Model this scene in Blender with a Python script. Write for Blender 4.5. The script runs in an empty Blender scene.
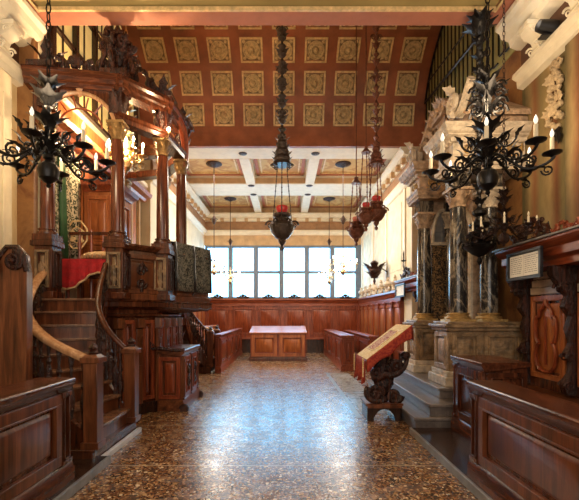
import bpy, bmesh, math, random
from mathutils import Vector as V, Matrix
R = random.Random(7)
COL = bpy.context.scene.collection
PI = math.pi

# ------------------------------------------------------------------ mesh helpers
def FR(o, u, n):
    """local frame: x along u, y up, z along n (outward)"""
    u = V(u).normalized(); n = V(n).normalized(); w = n.cross(u)
    m = Matrix.Identity(4)
    for i in range(3):
        m[i][0] = u[i]; m[i][1] = w[i]; m[i][2] = n[i]; m[i][3] = o[i]
    return m
def T(x, y, z): return Matrix.Translation((x, y, z))
def RZ(a): return Matrix.Rotation(a, 4, 'Z')
def RX(a): return Matrix.Rotation(a, 4, 'X')
def RY(a): return Matrix.Rotation(a, 4, 'Y')
def SC(x, y, z): return Matrix.Diagonal((x, y, z, 1))

class MB:
    def __init__(s): s.v = []; s.f = []; s.mi = []; s.m = 0; s.M = Matrix.Identity(4)
    def add(s, vs, fs):
        o = len(s.v)
        s.v += [tuple(s.M @ V(p)) for p in vs]
        s.f += [tuple(i + o for i in f) for f in fs]; s.mi += [s.m] * len(fs)
        return s
    def bx(s, x0, x1, y0, y1, z0, z1):
        return s.add([(x0,y0,z0),(x1,y0,z0),(x1,y1,z0),(x0,y1,z0),(x0,y0,z1),(x1,y0,z1),(x1,y1,z1),(x0,y1,z1)],
                     [(0,3,2,1),(4,5,6,7),(0,1,5,4),(1,2,6,5),(2,3,7,6),(3,0,4,7)])
    def frus(s, x0, x1, y0, y1, z0, z1, d):
        return s.add([(x0,y0,z0),(x1,y0,z0),(x1,y1,z0),(x0,y1,z0),(x0+d,y0+d,z1),(x1-d,y0+d,z1),(x1-d,y1-d,z1),(x0+d,y1-d,z1)],
                     [(0,3,2,1),(4,5,6,7),(0,1,5,4),(1,2,6,5),(2,3,7,6),(3,0,4,7)])
    def lathe(s, prof, n=14, c=(0,0,0), a0=0):
        vs = []; fs = []
        for r, z in prof:
            for k in range(n):
                a = a0 + 2*PI*k/n; vs.append((c[0]+r*math.cos(a), c[1]+r*math.sin(a), c[2]+z))
        m = len(prof)
        for i in range(m-1):
            for k in range(n):
                k2 = (k+1) % n; fs.append((i*n+k, i*n+k2, (i+1)*n+k2, (i+1)*n+k))
        fs.append(tuple(range(n-1, -1, -1))); fs.append(tuple((m-1)*n+k for k in range(n)))
        return s.add(vs, fs)
    def tube(s, pts, r, n=6, closed=False, flat=1.0):
        pts = [V(p) for p in pts]; m = len(pts); vs = []; fs = []
        up = None
        for i, p in enumerate(pts):
            if closed: d = pts[(i+1) % m] - pts[i-1]
            else: d = pts[min(i+1, m-1)] - pts[max(i-1, 0)]
            if d.length < 1e-9: d = V((0,0,1))
            d.normalize()
            if up is None:
                up = V((0,0,1)) if abs(d.z) < .9 else V((1,0,0))
            a = d.cross(up)
            if a.length < 1e-6: a = d.cross(V((1,0.3,0)))
            a.normalize(); up = a.cross(d)
            rr = r[i] if isinstance(r, (list, tuple)) else r
            for k in range(n):
                t = 2*PI*k/n + PI/n
                vs.append(p + a*(rr*math.cos(t)) + up*(rr*flat*math.sin(t)))
        L = m if closed else m-1
        for i in range(L):
            for k in range(n):
                k2 = (k+1) % n; j = (i+1) % m
                fs.append((i*n+k, i*n+k2, j*n+k2, j*n+k))
        if not closed:
            fs.append(tuple(range(n-1, -1, -1))); fs.append(tuple((m-1)*n+k for k in range(n)))
        return s.add(vs, fs)
    def prism(s, poly, z0, z1):
        n = len(poly)
        vs = [(p[0], p[1], z0) for p in poly] + [(p[0], p[1], z1) for p in poly]
        fs = [tuple(range(n-1, -1, -1)), tuple(range(n, 2*n))] + [(i, (i+1) % n, n+(i+1) % n, n+i) for i in range(n)]
        return s.add(vs, fs)
    def loft(s, rings, cap=True):
        n = len(rings[0]); vs = [p for r in rings for p in r]; fs = []
        for i in range(len(rings)-1):
            for k in range(n):
                k2 = (k+1) % n; fs.append((i*n+k, i*n+k2, (i+1)*n+k2, (i+1)*n+k))
        if cap:
            fs.append(tuple(range(n-1, -1, -1))); fs.append(tuple((len(rings)-1)*n+k for k in range(n)))
        return s.add(vs, fs)
    def sweep(s, path, prof, closed=False):
        """profile (side, up) swept along a path; side is to the right of travel, up is +Z"""
        path = [V(p) for p in path]; m = len(path); rings = []
        for i, p in enumerate(path):
            if closed: a = path[i]-path[i-1]; b = path[(i+1) % m]-path[i]
            else: a = path[i]-path[max(i-1,0)]; b = path[min(i+1,m-1)]-path[i]
            a.z = 0; b.z = 0
            if a.length < 1e-7: a = b
            if b.length < 1e-7: b = a
            a = a.normalized(); b = b.normalized()
            na = V((a.y,-a.x,0)); nb = V((b.y,-b.x,0)); nn = na+nb
            if nn.length < 1e-6: nn = na
            nn.normalize(); k = 1/max(.35, nn.dot(na))
            rings.append([p + nn*(q[0]*k) + V((0,0,q[1])) for q in prof])
        if closed: rings.append(rings[0])
        return s.loft(rings, not closed)
    def ball(s, c, rx, ry=None, rz=None, n=10, m=6):
        ry = ry or rx; rz = rz or rx; M0 = s.M
        s.M = M0 @ T(*c) @ SC(rx, ry, rz)
        s.lathe([(max(.02, math.sin(PI*i/m)), -math.cos(PI*i/m)) for i in range(m+1)], n)
        s.M = M0; return s
    def scroll(s, X, r0=.1, turns=1.6, th=.02, r1=.02, a0=0, flip=1, n=6, step=14, flat=1.0):
        M0 = s.M; s.M = M0 @ X; pts = []; rr = []
        N = int(step*turns)
        for i in range(N+1):
            t = i/N; a = a0 + flip*2*PI*turns*t; r = r0+(r1-r0)*t
            pts.append((r*math.cos(a), r*math.sin(a), 0)); rr.append(th*(1-.45*t))
        s.tube(pts, rr, n, flat=flat); s.ball(pts[-1], th*1.1, n=8, m=5); s.M = M0; return s
    def leaf(s, X, L=.2, w=.07, curl=.5, th=.012, n=6):
        """a lobed leaf along local y, curling towards local z"""
        M0 = s.M; s.M = M0 @ X; vs = []; fs = []
        for i in range(n+1):
            t = i/n; ww = w*math.sin(PI*min(1, .12+.86*t))**.8*(1+.25*math.cos(i*PI)); y = L*t*(1-.25*curl*t); z = curl*L*t*t
            vs += [(-ww, y, z), (0, y, z+.35*ww), (ww, y, z), (0, y-.002, z-th)]
        for i in range(n):
            a = 4*i; b = a+4
            for k in range(4): fs.append((a+k, a+(k+1) % 4, b+(k+1) % 4, b+k))
        fs.append((3,2,1,0)); fs.append(tuple(4*n+k for k in range(4)))
        s.add(vs, fs); s.M = M0; return s
    def grid(s, pts):
        """pts[i][j] -> sheet"""
        a = len(pts); b = len(pts[0]); vs = [p for r in pts for p in r]
        return s.add(vs, [(i*b+j, i*b+j+1, (i+1)*b+j+1, (i+1)*b+j) for i in range(a-1) for j in range(b-1)])
    def build(s, name, mats, parent=None, smooth=35, bev=0, solid=0):
        if not isinstance(mats, (list, tuple)): mats = [mats]
        me = bpy.data.meshes.new(name); me.from_pydata(s.v, [], s.f)
        for m in mats: me.materials.append(m)
        if len(mats) > 1: me.polygons.foreach_set('material_index', s.mi)
        b = bmesh.new(); b.from_mesh(me)
        if not solid: bmesh.ops.recalc_face_normals(b, faces=b.faces)
        b.to_mesh(me); b.free()
        if smooth:
            me.polygons.foreach_set('use_smooth', [True]*len(me.polygons))
            me.set_sharp_from_angle(angle=math.radians(smooth))
        o = bpy.data.objects.new(name, me); COL.objects.link(o)
        if solid:
            md = o.modifiers.new('thickness', 'SOLIDIFY'); md.thickness = solid
        if bev:
            md = o.modifiers.new('edge', 'BEVEL'); md.width = bev; md.segments = 2; md.limit_method = 'ANGLE'; md.angle_limit = math.radians(40)
        if parent is not None:
            o.parent = parent
            if parent.type == 'EMPTY' and 'base' in parent.keys():
                o.matrix_parent_inverse = T(*[-q for q in parent['base']])
        return o

def bezier(p0, p1, p2, p3, n=10):
    p0, p1, p2, p3 = map(V, (p0, p1, p2, p3)); out = []
    for i in range(n+1):
        t = i/n; u = 1-t
        out.append(p0*u**3 + p1*3*u*u*t + p2*3*u*t*t + p3*t**3)
    return out
def catmull(P, n=6):
    P = [V(p) for p in P]; Q = [P[0]*2-P[1]] + P + [P[-1]*2-P[-2]]; out = []
    for i in range(1, len(Q)-2):
        for k in range(n):
            t = k/n; a, b, c, d = Q[i-1:i+3]
            out.append(.5*((2*b)+(c-a)*t+(2*a-5*b+4*c-d)*t*t+(3*b-a-3*c+d)*t**3))
    out.append(P[-1]); return out

USED = {}
def tag(o, label, cat, group=None):
    o['label'] = label; o['category'] = cat
    if group: o['group'] = group
    return o
def thing(name, label, cat, base=(0,0,0), group=None):
    o = bpy.data.objects.new(name, None); COL.objects.link(o); o.location = base
    o['base'] = list(base); o.empty_display_size = .1
    return tag(o, label, cat, group)
def struct(mb, name, mats, parent=None, **k):
    o = mb.build(name, mats, parent, **k)
    o['kind'] = 'structure'
    return o
def kids(o): return [c for c in bpy.data.objects if c.parent == o]
KID = {}
def dup(root, loc, rz=0, label=None, group=None, sc=None):
    if root.name not in KID:
        KID[root.name] = [(c, [(g, kids(g)) for g in kids(c)]) for c in kids(root)]
    r = root.copy(); COL.objects.link(r); r.location = loc; r.rotation_euler = (0, 0, rz)
    if sc: r.scale = sc
    if label: r['label'] = label
    if group: r['group'] = group
    for c, gs in KID[root.name]:
        cc = c.copy(); COL.objects.link(cc); cc.parent = r
        for g, hs in gs:
            gg = g.copy(); COL.objects.link(gg); gg.parent = cc
    return r

# ------------------------------------------------------------------ materials
def nt(name):
    m = bpy.data.materials.new(name); m.use_nodes = True; n = m.node_tree; n.nodes.clear()
    out = n.nodes.new('ShaderNodeOutputMaterial'); b = n.nodes.new('ShaderNodeBsdfPrincipled')
    n.links.new(b.outputs[0], out.inputs[0])
    return m, n, b
def coords(n, scale=(1,1,1), kind='Object'):
    tc = n.nodes.new('ShaderNodeTexCoord'); mp = n.nodes.new('ShaderNodeMapping'); mp.inputs['Scale'].default_value = scale
    n.links.new(tc.outputs[kind], mp.inputs[0]); return mp.outputs[0]
def ramp(n, src, stops, interp='LINEAR'):
    r = n.nodes.new('ShaderNodeValToRGB'); r.color_ramp.interpolation = interp
    e = r.color_ramp.elements
    while len(e) < len(stops): e.new(.5)
    for q, (p, c) in zip(e, stops): q.position = p; q.color = (*c, 1)
    n.links.new(src, r.inputs[0]); return r.outputs[0]
def noise(n, co, scale, detail=4, rough=.55, dist=0):
    t = n.nodes.new('ShaderNodeTexNoise'); t.inputs['Scale'].default_value = scale; t.inputs['Detail'].default_value = detail
    t.inputs['Roughness'].default_value = rough; t.inputs['Distortion'].default_value = dist
    n.links.new(co, t.inputs['Vector']); return t.outputs['Fac']
def bump(n, b, src, s, d=.02):
    u = n.nodes.new('ShaderNodeBump'); u.inputs['Strength'].default_value = s; u.inputs['Distance'].default_value = d
    n.links.new(src, u.inputs['Height']); n.links.new(u.outputs[0], b.inputs['Normal'])
def mix(n, a, bb, fac, mode='MIX'):
    x = n.nodes.new('ShaderNodeMix'); x.data_type = 'RGBA'; x.blend_type = mode
    for s, k in ((a, 6), (bb, 7)):
        if isinstance(s, tuple): x.inputs[k].default_value = (*s, 1)
        else: n.links.new(s, x.inputs[k])
    if isinstance(fac, (int, float)): x.inputs[0].default_value = fac
    else: n.links.new(fac, x.inputs[0])
    return x.outputs[2]
def mth(n, op, a, b=None, c=None):
    x = n.nodes.new('ShaderNodeMath'); x.operation = op
    for i, s in enumerate((a, b, c)):
        if s is None: continue
        if isinstance(s, (int, float)): x.inputs[i].default_value = s
        else: n.links.new(s, x.inputs[i])
    return x.outputs[0]

def wood(name, d, m_, l, rough=.3, carve=0, scale=1, grain=(9,9,.9), spec=.5):
    m, n, b = nt(name); co = coords(n, grain)
    f = noise(n, co, 2.2*scale, 6, .6, .8); c = ramp(n, f, [(.28, d), (.5, m_), (.74, l)])
    g = noise(n, coords(n, (60,60,3)), 2.5, 3)
    c2 = mix(n, c, ramp(n, g, [(.3, (.55,.5,.5)), (.65, (1,1,1))]), .55, 'MULTIPLY')
    n.links.new(c2, b.inputs['Base Color']); b.inputs['Roughness'].default_value = rough; b.inputs['Specular IOR Level'].default_value = spec
    if carve:
        h = noise(n, coords(n), carve, 5, .65, .4); bump(n, b, h, .9, .03)
    else:
        bump(n, b, noise(n, coords(n, (3,3,.8)), 6, 4), .03, .01)
    return m
def plain(name, c, rough=.5, metal=0, var=.15, ns=6, carve=0, emit=None, es=0, spec=.5):
    m, n, b = nt(name); co = coords(n)
    f = noise(n, co, ns, 5, .6); lo = tuple(q*(1-var) for q in c); hi = tuple(min(1, q*(1+var)) for q in c)
    n.links.new(ramp(n, f, [(.3, lo), (.7, hi)]), b.inputs['Base Color'])
    b.inputs['Roughness'].default_value = rough; b.inputs['Metallic'].default_value = metal; b.inputs['Specular IOR Level'].default_value = spec
    if carve: bump(n, b, noise(n, co, carve, 5, .65, .5), .9, .03)
    if emit: b.inputs['Emission Color'].default_value = (*emit, 1); b.inputs['Emission Strength'].default_value = es
    return m

M = {}
def woods(key, *a, **k):
    M[key] = wood(key, *a, **k); k2 = dict(k)
    M[key+'_y'] = wood(key+' along', *a, **{**k, 'grain': (9,.9,9)}); M[key+'_x'] = wood(key+' across', *a, **{**k, 'grain': (.9,9,9)})
woods('wood', (.02,.006,.003), (.08,.021,.008), (.2,.06,.023), .26)
woods('wood_mid', (.035,.01,.004), (.135,.04,.014), (.3,.1,.037), .28, scale=.7)
woods('wood_red', (.09,.017,.007), (.25,.05,.018), (.42,.11,.04), .3)
woods('wood_orange', (.2,.05,.014), (.42,.125,.035), (.6,.22,.075), .32, scale=.6)
M['column_wood'] = wood('dark column wood', (.03,.007,.004), (.1,.024,.01), (.2,.055,.022), .2)
M['tread'] = wood('tread with lit tone', (.1,.05,.03), (.2,.1,.06), (.34,.19,.11), .25, grain=(3,3,3))  # lighter wood colour stands in for light falling on the treads
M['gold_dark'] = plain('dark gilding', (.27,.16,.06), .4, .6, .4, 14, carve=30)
M['wood_dark'] = wood('dark oak', (.012,.006,.004), (.035,.016,.011), (.075,.035,.024), .25)
M['wood_carved'] = wood('carved mahogany', (.01,.003,.002), (.035,.009,.005), (.12,.032,.014), .24, carve=24)
M['rail'] = wood('worn blond rail', (.3,.14,.06), (.48,.26,.13), (.66,.42,.24), .25)
M['cream'] = plain('cream moulding', (.8,.72,.56), .55, var=.08, ns=5)
M['cream_soft'] = plain('pale plaster', (.72,.62,.44), .7, var=.14, ns=2.5)
M['stucco'] = plain('stucco relief', (.5,.37,.22), .6, var=.3, ns=20, carve=35)
M['terracotta'] = plain('terracotta paint', (.31,.1,.042), .5, var=.35, ns=2)
M['pink'] = plain('pink band paint', (.45,.17,.1), .7, var=.12, ns=3)
M['ochre_ceiling'] = plain('yellow ceiling paint', (.34,.27,.11), .75, var=.14, ns=1.5)
M['tan'] = plain('tan paint', (.55,.36,.19), .7, var=.2, ns=3)
M['frieze_tan'] = plain('tan frieze paint', (.34,.18,.085), .7, var=.25, ns=4)
M['frieze'] = plain('brown frieze paint', (.1,.045,.022), .7, var=.25, ns=4)
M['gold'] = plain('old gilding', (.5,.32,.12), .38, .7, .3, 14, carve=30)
M['gilt_frame'] = plain('gilt moulding', (.75,.55,.28), .5, .1, .25, 14)
M['coffer'] = plain('dark coffer paint', (.27,.19,.1), .6, 0, .5, 16)  # dark grey-gold paint of the panel inside each coffer frame
M['rosette'] = plain('painted rosette', (.66,.5,.27), .55, 0, .35, 16, carve=30)
M['iron'] = plain('black iron', (.015,.014,.015), .35, .6, .3, 10)
M['bronze'] = plain('dark bronze', (.05,.026,.02), .3, .7, .4, 12, carve=26)
M['silver'] = plain('tarnished silver', (.09,.07,.06), .28, .7, .4, 12, carve=26)
M['copper'] = plain('copper lamp metal', (.2,.075,.045), .32, .6, .4, 12, carve=30)
M['brass'] = plain('brass', (.45,.32,.16), .28, .85, .2, 10)
M['candle'] = plain('wax sleeve', (.82,.72,.52), .5, var=.05)
M['velvet'] = plain('red velvet', (.42,.008,.012), .75, var=.35, ns=9, carve=12)
M['cushion'] = plain('straw coloured cloth', (.62,.42,.22), .8, var=.3, ns=12, carve=18)
M['stone'] = plain('gilded grey marble', (.24,.15,.075), .3, var=.7, ns=7, carve=16)
M['stone_light'] = plain('pinkish carved stone', (.43,.29,.185), .45, var=.55, ns=10, carve=20)
M['stone_pale'] = plain('pale carved stone', (.58,.48,.36), .45, var=.35, ns=10, carve=16)
M['rose'] = plain('red glass', (.6,.05,.05), .2, var=.2)
M['rosepink'] = plain('pink glass', (.75,.22,.16), .2, var=.2)
M['winframe'] = plain('window bars with bloom tint', (.13,.165,.22), .45, var=.15)  # blue-grey colour includes the bloom of the bright window
M['curtain'] = plain('pale curtain', (.66,.62,.46), .85, var=.2, ns=3)
M['grey_step'] = wood('grey worn step', (.09,.075,.07), (.17,.14,.125), (.3,.25,.22), .3, grain=(3,.6,3))
M['paper'] = plain('notice paper', (.88,.87,.8), .8, var=.04)
M['ink'] = plain('grey ink', (.2,.2,.22), .8)
M['black'] = plain('black lacquer', (.012,.012,.014), .4)
M['pale_wood'] = wood('pale boards', (.4,.28,.19), (.56,.42,.3), (.7,.55,.42), .35, grain=(9,.9,9))
M['kerb'] = plain('kerb with window sheen', (.62,.62,.62), .3, var=.15, ns=8)  # white tone paints the window's reflection onto the kerb
M['edge_stone'] = plain('pale stone edge', (.2,.2,.2), .3, var=.3, ns=8)
M['bulb_off'] = plain('frosted bulb', (.85,.85,.82), .2, var=.02, emit=(1,.95,.85), es=.5)
M['bulb_on'] = plain('lit bulb', (1,.9,.7), .2, var=.02, emit=(1,.78,.45), es=60)
M['bulb_small'] = plain('lit small bulb', (1,.9,.7), .2, var=.02, emit=(1,.85,.6), es=25)
M['yellow_pane'] = plain('sunlit yellow blind', (.6,.46,.18), .6, var=.2, ns=3, emit=(.75,.55,.2), es=.32)
M['green'] = plain('yellow green paint', (.36,.33,.13), .7, var=.2, ns=2)

def glass():
    m, n, b = nt('window glass')
    tr = n.nodes.new('ShaderNodeBsdfTransparent'); tr.inputs[0].default_value = (.96,.98,1,1)
    gl = n.nodes.new('ShaderNodeBsdfGlossy'); gl.inputs['Roughness'].default_value = .05
    mx = n.nodes.new('ShaderNodeMixShader'); mx.inputs[0].default_value = .06
    n.links.new(tr.outputs[0], mx.inputs[1]); n.links.new(gl.outputs[0], mx.inputs[2])
    n.links.new(mx.outputs[0], [x for x in n.nodes if x.type == 'OUTPUT_MATERIAL'][0].inputs[0])
    return m
M['glass'] = glass()

def crystal():
    m, n, b = nt('cut crystal'); b.inputs['Base Color'].default_value = (.85,.88,.9,1); b.inputs['Roughness'].default_value = .08
    b.inputs['Transmission Weight'].default_value = .6; return m
M['crystal'] = crystal()

def terrazzo():
    m, n, b = nt('terrazzo'); co = coords(n)
    cols = [(0,(.03,.015,.009)),(.2,(.12,.052,.024)),(.38,(.27,.12,.05)),(.55,(.16,.065,.028)),(.66,(.42,.24,.11)),(.8,(.08,.04,.022)),(.9,(.62,.42,.22)),(.965,(.85,.7,.48))]
    def vor(s):
        v = n.nodes.new('ShaderNodeTexVoronoi'); v.inputs['Scale'].default_value = s; v.inputs['Randomness'].default_value = 1
        n.links.new(co, v.inputs['Vector'])
        sp = n.nodes.new('ShaderNodeSeparateColor'); n.links.new(v.outputs['Color'], sp.inputs[0]); return sp.outputs[0], v.outputs['Distance']
    a, da = vor(24); a2, _ = vor(60)
    c1 = ramp(n, a, cols, 'CONSTANT'); c2 = ramp(n, a2, cols, 'CONSTANT')
    big = mth(n, 'LESS_THAN', da, .44); c = mix(n, c2, c1, big)
    sx = n.nodes.new('ShaderNodeSeparateXYZ'); n.links.new(co, sx.inputs[0])
    w = mth(n, 'ABSOLUTE', mth(n, 'SUBTRACT', mth(n, 'MODULO', mth(n, 'ADD', sx.outputs[1], 10.7-4.24+1.53/2), 1.53), 1.53/2+.0))
    j = mth(n, 'LESS_THAN', w, .008)
    c = mix(n, c, (.5,.4,.28), j)
    cl = ramp(n, noise(n, co, .9, 3), [(.35, (.7,.62,.55)), (.65, (1,1,1))]); c = mix(n, c, cl, .7, 'MULTIPLY')
    n.links.new(c, b.inputs['Base Color'])
    rr = ramp(n, noise(n, co, 5, 4), [(.3, (.2,)*3), (.7, (.32,)*3)]); n.links.new(rr, b.inputs['Roughness'])
    bump(n, b, noise(n, co, 14, 3), .05, .01); b.inputs['Specular IOR Level'].default_value = .6
    return m
M['terrazzo'] = terrazzo()

def marble(name, base, vein, sc=3, thin=.04, rough=.15, sz=(1,1,.35)):
    m, n, b = nt(name); co = coords(n, sz); f = noise(n, co, sc, 6, .6, 1.6)
    d = mth(n, 'ABSOLUTE', mth(n, 'SUBTRACT', f, .5)); v = ramp(n, d, [(0, vein), (thin*.5, tuple((x+y)/2 for x, y in zip(base, vein))), (thin, base)])
    f2 = noise(n, co, sc*2.7, 5, .6, 2); d2 = mth(n, 'ABSOLUTE', mth(n, 'SUBTRACT', f2, .48)); k = ramp(n, d2, [(0, (1,1,1)), (thin*.6, (0,0,0))])
    c = mix(n, v, vein, mth(n, 'MULTIPLY', k, .5)); n.links.new(c, b.inputs['Base Color']); b.inputs['Roughness'].default_value = rough
    return m
M['black_marble'] = marble('black veined marble', (.022,.021,.022), (.27,.22,.16))
M['brown_marble'] = marble('brown faux marble', (.15,.055,.02), (.27,.13,.045), 1.6, .16, .5, (1,1,.6))
M['inlay'] = marble('grey marble inlay', (.16,.17,.18), (.45,.45,.44), 4, .1, .2, (1,1,1))

def stripes():
    """faux painted drapery stripes along the wall"""
    m, n, b = nt('painted stripes'); co = coords(n)
    w = noise(n, co, 1.5, 3); sx = n.nodes.new('ShaderNodeSeparateXYZ'); n.links.new(co, sx.inputs[0])
    y = mth(n, 'ADD', sx.outputs[1], mth(n, 'MULTIPLY', w, .16)); f = mth(n, 'FRACT', mth(n, 'MULTIPLY', y, 1.05))
    c = ramp(n, f, [(0,(.22,.165,.07)),(.14,(.25,.1,.04)),(.26,(.36,.25,.11)),(.4,(.12,.1,.042)),(.55,(.22,.18,.075)),(.66,(.22,.08,.03)),(.8,(.38,.27,.12)),(1,(.22,.165,.07))])
    st = ramp(n, noise(n, coords(n, (1,1,.35)), 2.2, 5, .65), [(.38,(.3,.22,.14)),(.6,(.9,.9,.9))])
    n.links.new(mix(n, c, st, .6, 'MULTIPLY'), b.inputs['Base Color']); b.inputs['Roughness'].default_value = .75
    return m
M['stripes'] = stripes()
def stained():
    m, n, b = nt('stained cream plaster'); co = coords(n, (1,1,.5))
    c = ramp(n, noise(n, co, 1.7, 6, .65, .8), [(.28,(.34,.19,.07)),(.42,(.62,.44,.22)),(.6,(.74,.6,.36))])
    n.links.new(c, b.inputs['Base Color']); b.inputs['Roughness'].default_value = .75
    return m
M['stained'] = stained()
def brocade(name, ground, fig, sc):
    m, n, b = nt(name); co = coords(n, (1,1,1))
    f = noise(n, co, sc, 3, .5, 2.2); c = ramp(n, f, [(.47, ground), (.53, fig)])
    n.links.new(c, b.inputs['Base Color']); b.inputs['Roughness'].default_value = .8; bump(n, b, f, .5, .01); return m
M['damask'] = brocade('grey green damask', (.018,.022,.02), (.19,.185,.15), 17)
M['green_floral'] = brocade('white floral cloth', (.05,.07,.03), (.72,.68,.52), 12)
M['green_velvet'] = plain('green velvet', (.03,.11,.04), .7, var=.3)
M['gold_cloth'] = brocade('cream gold brocade', (.66,.48,.22), (.8,.66,.38), 16)
M['red_cloth'] = brocade('crimson brocade', (.24,.012,.008), (.36,.045,.015), 14)
M['embroid'] = brocade('embroidered panel', (.26,.035,.02), (.62,.42,.28), 22)
M['gilt_door'] = brocade('gilded dark door carving', (.02,.013,.008), (.26,.15,.06), 14)
M['panel_paint'] = brocade('painted ceiling panel', (.5,.28,.11), (.62,.42,.18), 1.6)
# ------------------------------------------------------------------ the room
XL, XLM, XLR = -4.0, -3.75, -3.5      # left wall: near hall, middle bay, rear hall
XR, XRM, XRR = 3.6, 3.62, 3.3
Y0, YA, YB, YE = -2.0, 6.07, 10.4, 17.4
VC, VR, VZ = 8.235, 2.165, 6.23       # vault axis, radius, springing
m = MB(); m.bx(-4.2, 3.9, Y0, YE+.2, -.1, 0); struct(m, 'floor', M['terrazzo'])
m = MB(); m.bx(XL-.15, XL, Y0, YA, 0, 6.4); struct(m, 'wall_left', M['stained'])
m = MB(); m.bx(XLM-.15, XLM, YA, YB, 0, 8.6); struct(m, 'wall_left', M['curtain'])
m = MB(); m.bx(XLM-.4, XLM-.02, YA-.08, YA, 0, 6.25); m.bx(XL, XLM, YA-.1, YA, 0, 6.2); struct(m, 'wall_left', M['brown_marble'])
m = MB(); m.bx(XLR-.4, XLR, YB, YE, 0, 6.5); struct(m, 'wall_left', M['cream_soft'])
m = MB(); m.bx(XR, XR+.15, Y0, YA, 0, 6.4); struct(m, 'wall_right', M['stripes'])
m = MB(); m.bx(XRM, XRM+.15, YA, YB, 0, 8.6); struct(m, 'wall_right', M['brown_marble'])
m = MB(); m.bx(XRR, XRR+.4, YB, YE, 0, 6.5); struct(m, 'wall_right', M['cream_soft'])
m = MB(); m.bx(XL-.15, XR+.15, Y0-.15, Y0, 0, 6.4); struct(m, 'wall_back', M['cream_soft'])
m = MB(); m.bx(XLR, XRR, YE, YE+.2, 0, 2.32); m.bx(XLR, XRR, YE, YE+.2, 4.62, 6.5); struct(m, 'wall_far', M['tan'])

# near ceiling
m = MB(); m.bx(XL-.1, XR+.1, Y0, 5.77, 6.04, 6.12); struct(m, 'ceiling', M['ochre_ceiling'])
m = MB(); m.bx(XL-.1, XR+.1, 5.77, YA, 5.99, 6.28); m.bx(XL-.1, -3.55, Y0, 5.77, 6.0, 6.06); m.bx(3.03, XR+.1, Y0, 5.77, 6.0, 6.06)
struct(m, 'trim_1', M['pink'], bev=.006)
m = MB()
m.bx(-3.58, -3.55, Y0, 5.8, 5.985, 6.03); m.bx(3.03, 3.06, Y0, 5.8, 5.985, 6.03); m.bx(-3.55, 3.03, 5.74, 5.78, 5.98, 6.03)
struct(m, 'trim_2', M['gilt_frame'])
# coffered barrel vault, one surface with its painted coffers
m = MB(); N = 40; x0, x1 = XLM-.05, XRM+.05
pts = [[(x, VC+VR*math.cos(PI*i/N), VZ+VR*math.sin(PI*i/N)) for i in range(N+1)] for x in (x0, x1)]
m.grid(pts)
m.bx(x0, x1, VC+VR-.02, VC+VR+.1, VZ-.25, VZ+.02)
dc = .772
for r_ in range(9):
    th = .25 + r_*.33
    o = V((0, VC+VR*math.cos(th), VZ+VR*math.sin(th))); nn = V((0, -math.cos(th), -math.sin(th)))
    for c_ in range(9):
        o.x = -.03 + (c_-4)*dc
        m.M = FR(o, (1,0,0), nn)
        w = .27
        m.m = 1
        for a in ((-w,w,-w,-w+.045),(-w,w,w-.045,w),(-w,-w+.045,-w,w),(w-.045,w,-w,w)): m.bx(*a, -.02, .035)
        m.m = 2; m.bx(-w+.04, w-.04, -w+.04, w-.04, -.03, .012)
        m.m = 3
        for q in range(4):
            a = PI/4+q*PI/2; m.ball((.245*math.cos(a), .245*math.sin(a), .014), .04, .04, .014, 8, 4)
        m.lathe([(.195,.01),(.205,.03),(.185,.036),(.17,.014)], 16)
        m.lathe([(.12,.01),(.125,.032),(.105,.036),(.09,.014)], 14)
        for q in range(8):
            a = q*PI/4; m.ball((.148*math.cos(a), .148*math.sin(a), .016), .026, .026, .014, 6, 4)
        m.lathe([(.065,.01),(.06,.035),(.03,.055),(.004,.06)], 10)
        m.m = 0
m.M = Matrix.Identity(4)
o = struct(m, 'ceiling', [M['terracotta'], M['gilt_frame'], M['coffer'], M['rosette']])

# rear ceiling: beams and painted panels
m = MB(); m.bx(XLR-.3, XRR+.3, YB, YE+.2, 6.3, 6.4); struct(m, 'ceiling', M['cream_soft'])
def beam(n, x0, x1, y0, y1, mats):
    m = MB(); m.bx(x0, x1, y0, y1, 6.0, 6.32); m.m = 1
    m.bx(x0, x1, y0-.012, y0+.03, 6.03, 6.2); m.m = 0
    return struct(m, n, mats, bev=.008)
beam('trim_3', XLR-.3, XRR+.3, YB, 11.28, [M['cream'], M['tan']])
beam('trim_4', XLR-.3, XRR+.3, 13.45, 14.75, [M['cream'], M['tan']])
k = 5
LONG = (-1.3, .68)
for y0, y1 in ((11.28, 13.45), (14.75, YE)):
    for x in LONG:
        m = MB(); m.bx(x, x+.3, y0, y1, 6.0, 6.32); struct(m, 'trim_%d' % k, M['cream'], bev=.01); k += 1
    xs = [XLR+.2, LONG[0], LONG[0]+.3, LONG[1], LONG[1]+.3, XRR-.2]
    for a in (0, 2, 4):
        m = MB(); xa, xb = xs[a]+.06, xs[a+1]-.06; ya, yb = y0+.06, y1-.06
        m.m = 1
        for q in ((xa,xb,ya,ya+.1),(xa,xb,yb-.1,yb),(xa,xa+.1,ya,yb),(xb-.1,xb,ya,yb)): m.bx(*q, 6.26, 6.302)
        m.m = 2; d = .16
        for q in ((xa+d,xb-d,ya+d,ya+d+.04),(xa+d,xb-d,yb-d-.04,yb-d),(xa+d,xa+d+.04,ya+d,yb-d),(xb-d-.04,xb-d,ya+d,yb-d)): m.bx(*q, 6.27, 6.302)
        m.m = 0; m.bx(xa, xb, ya, yb, 6.29, 6.303)
        struct(m, 'ceiling', [M['panel_paint'], M['pink'], M['gilt_frame']])
m = MB()
m.bx(XLR, XLR+.26, YB, YE, 5.98, 6.04); m.bx(XRR-.26, XRR, YB, YE, 5.98, 6.04)
struct(m, 'trim_%d' % k, M['pink'], bev=.008); k += 1
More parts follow.
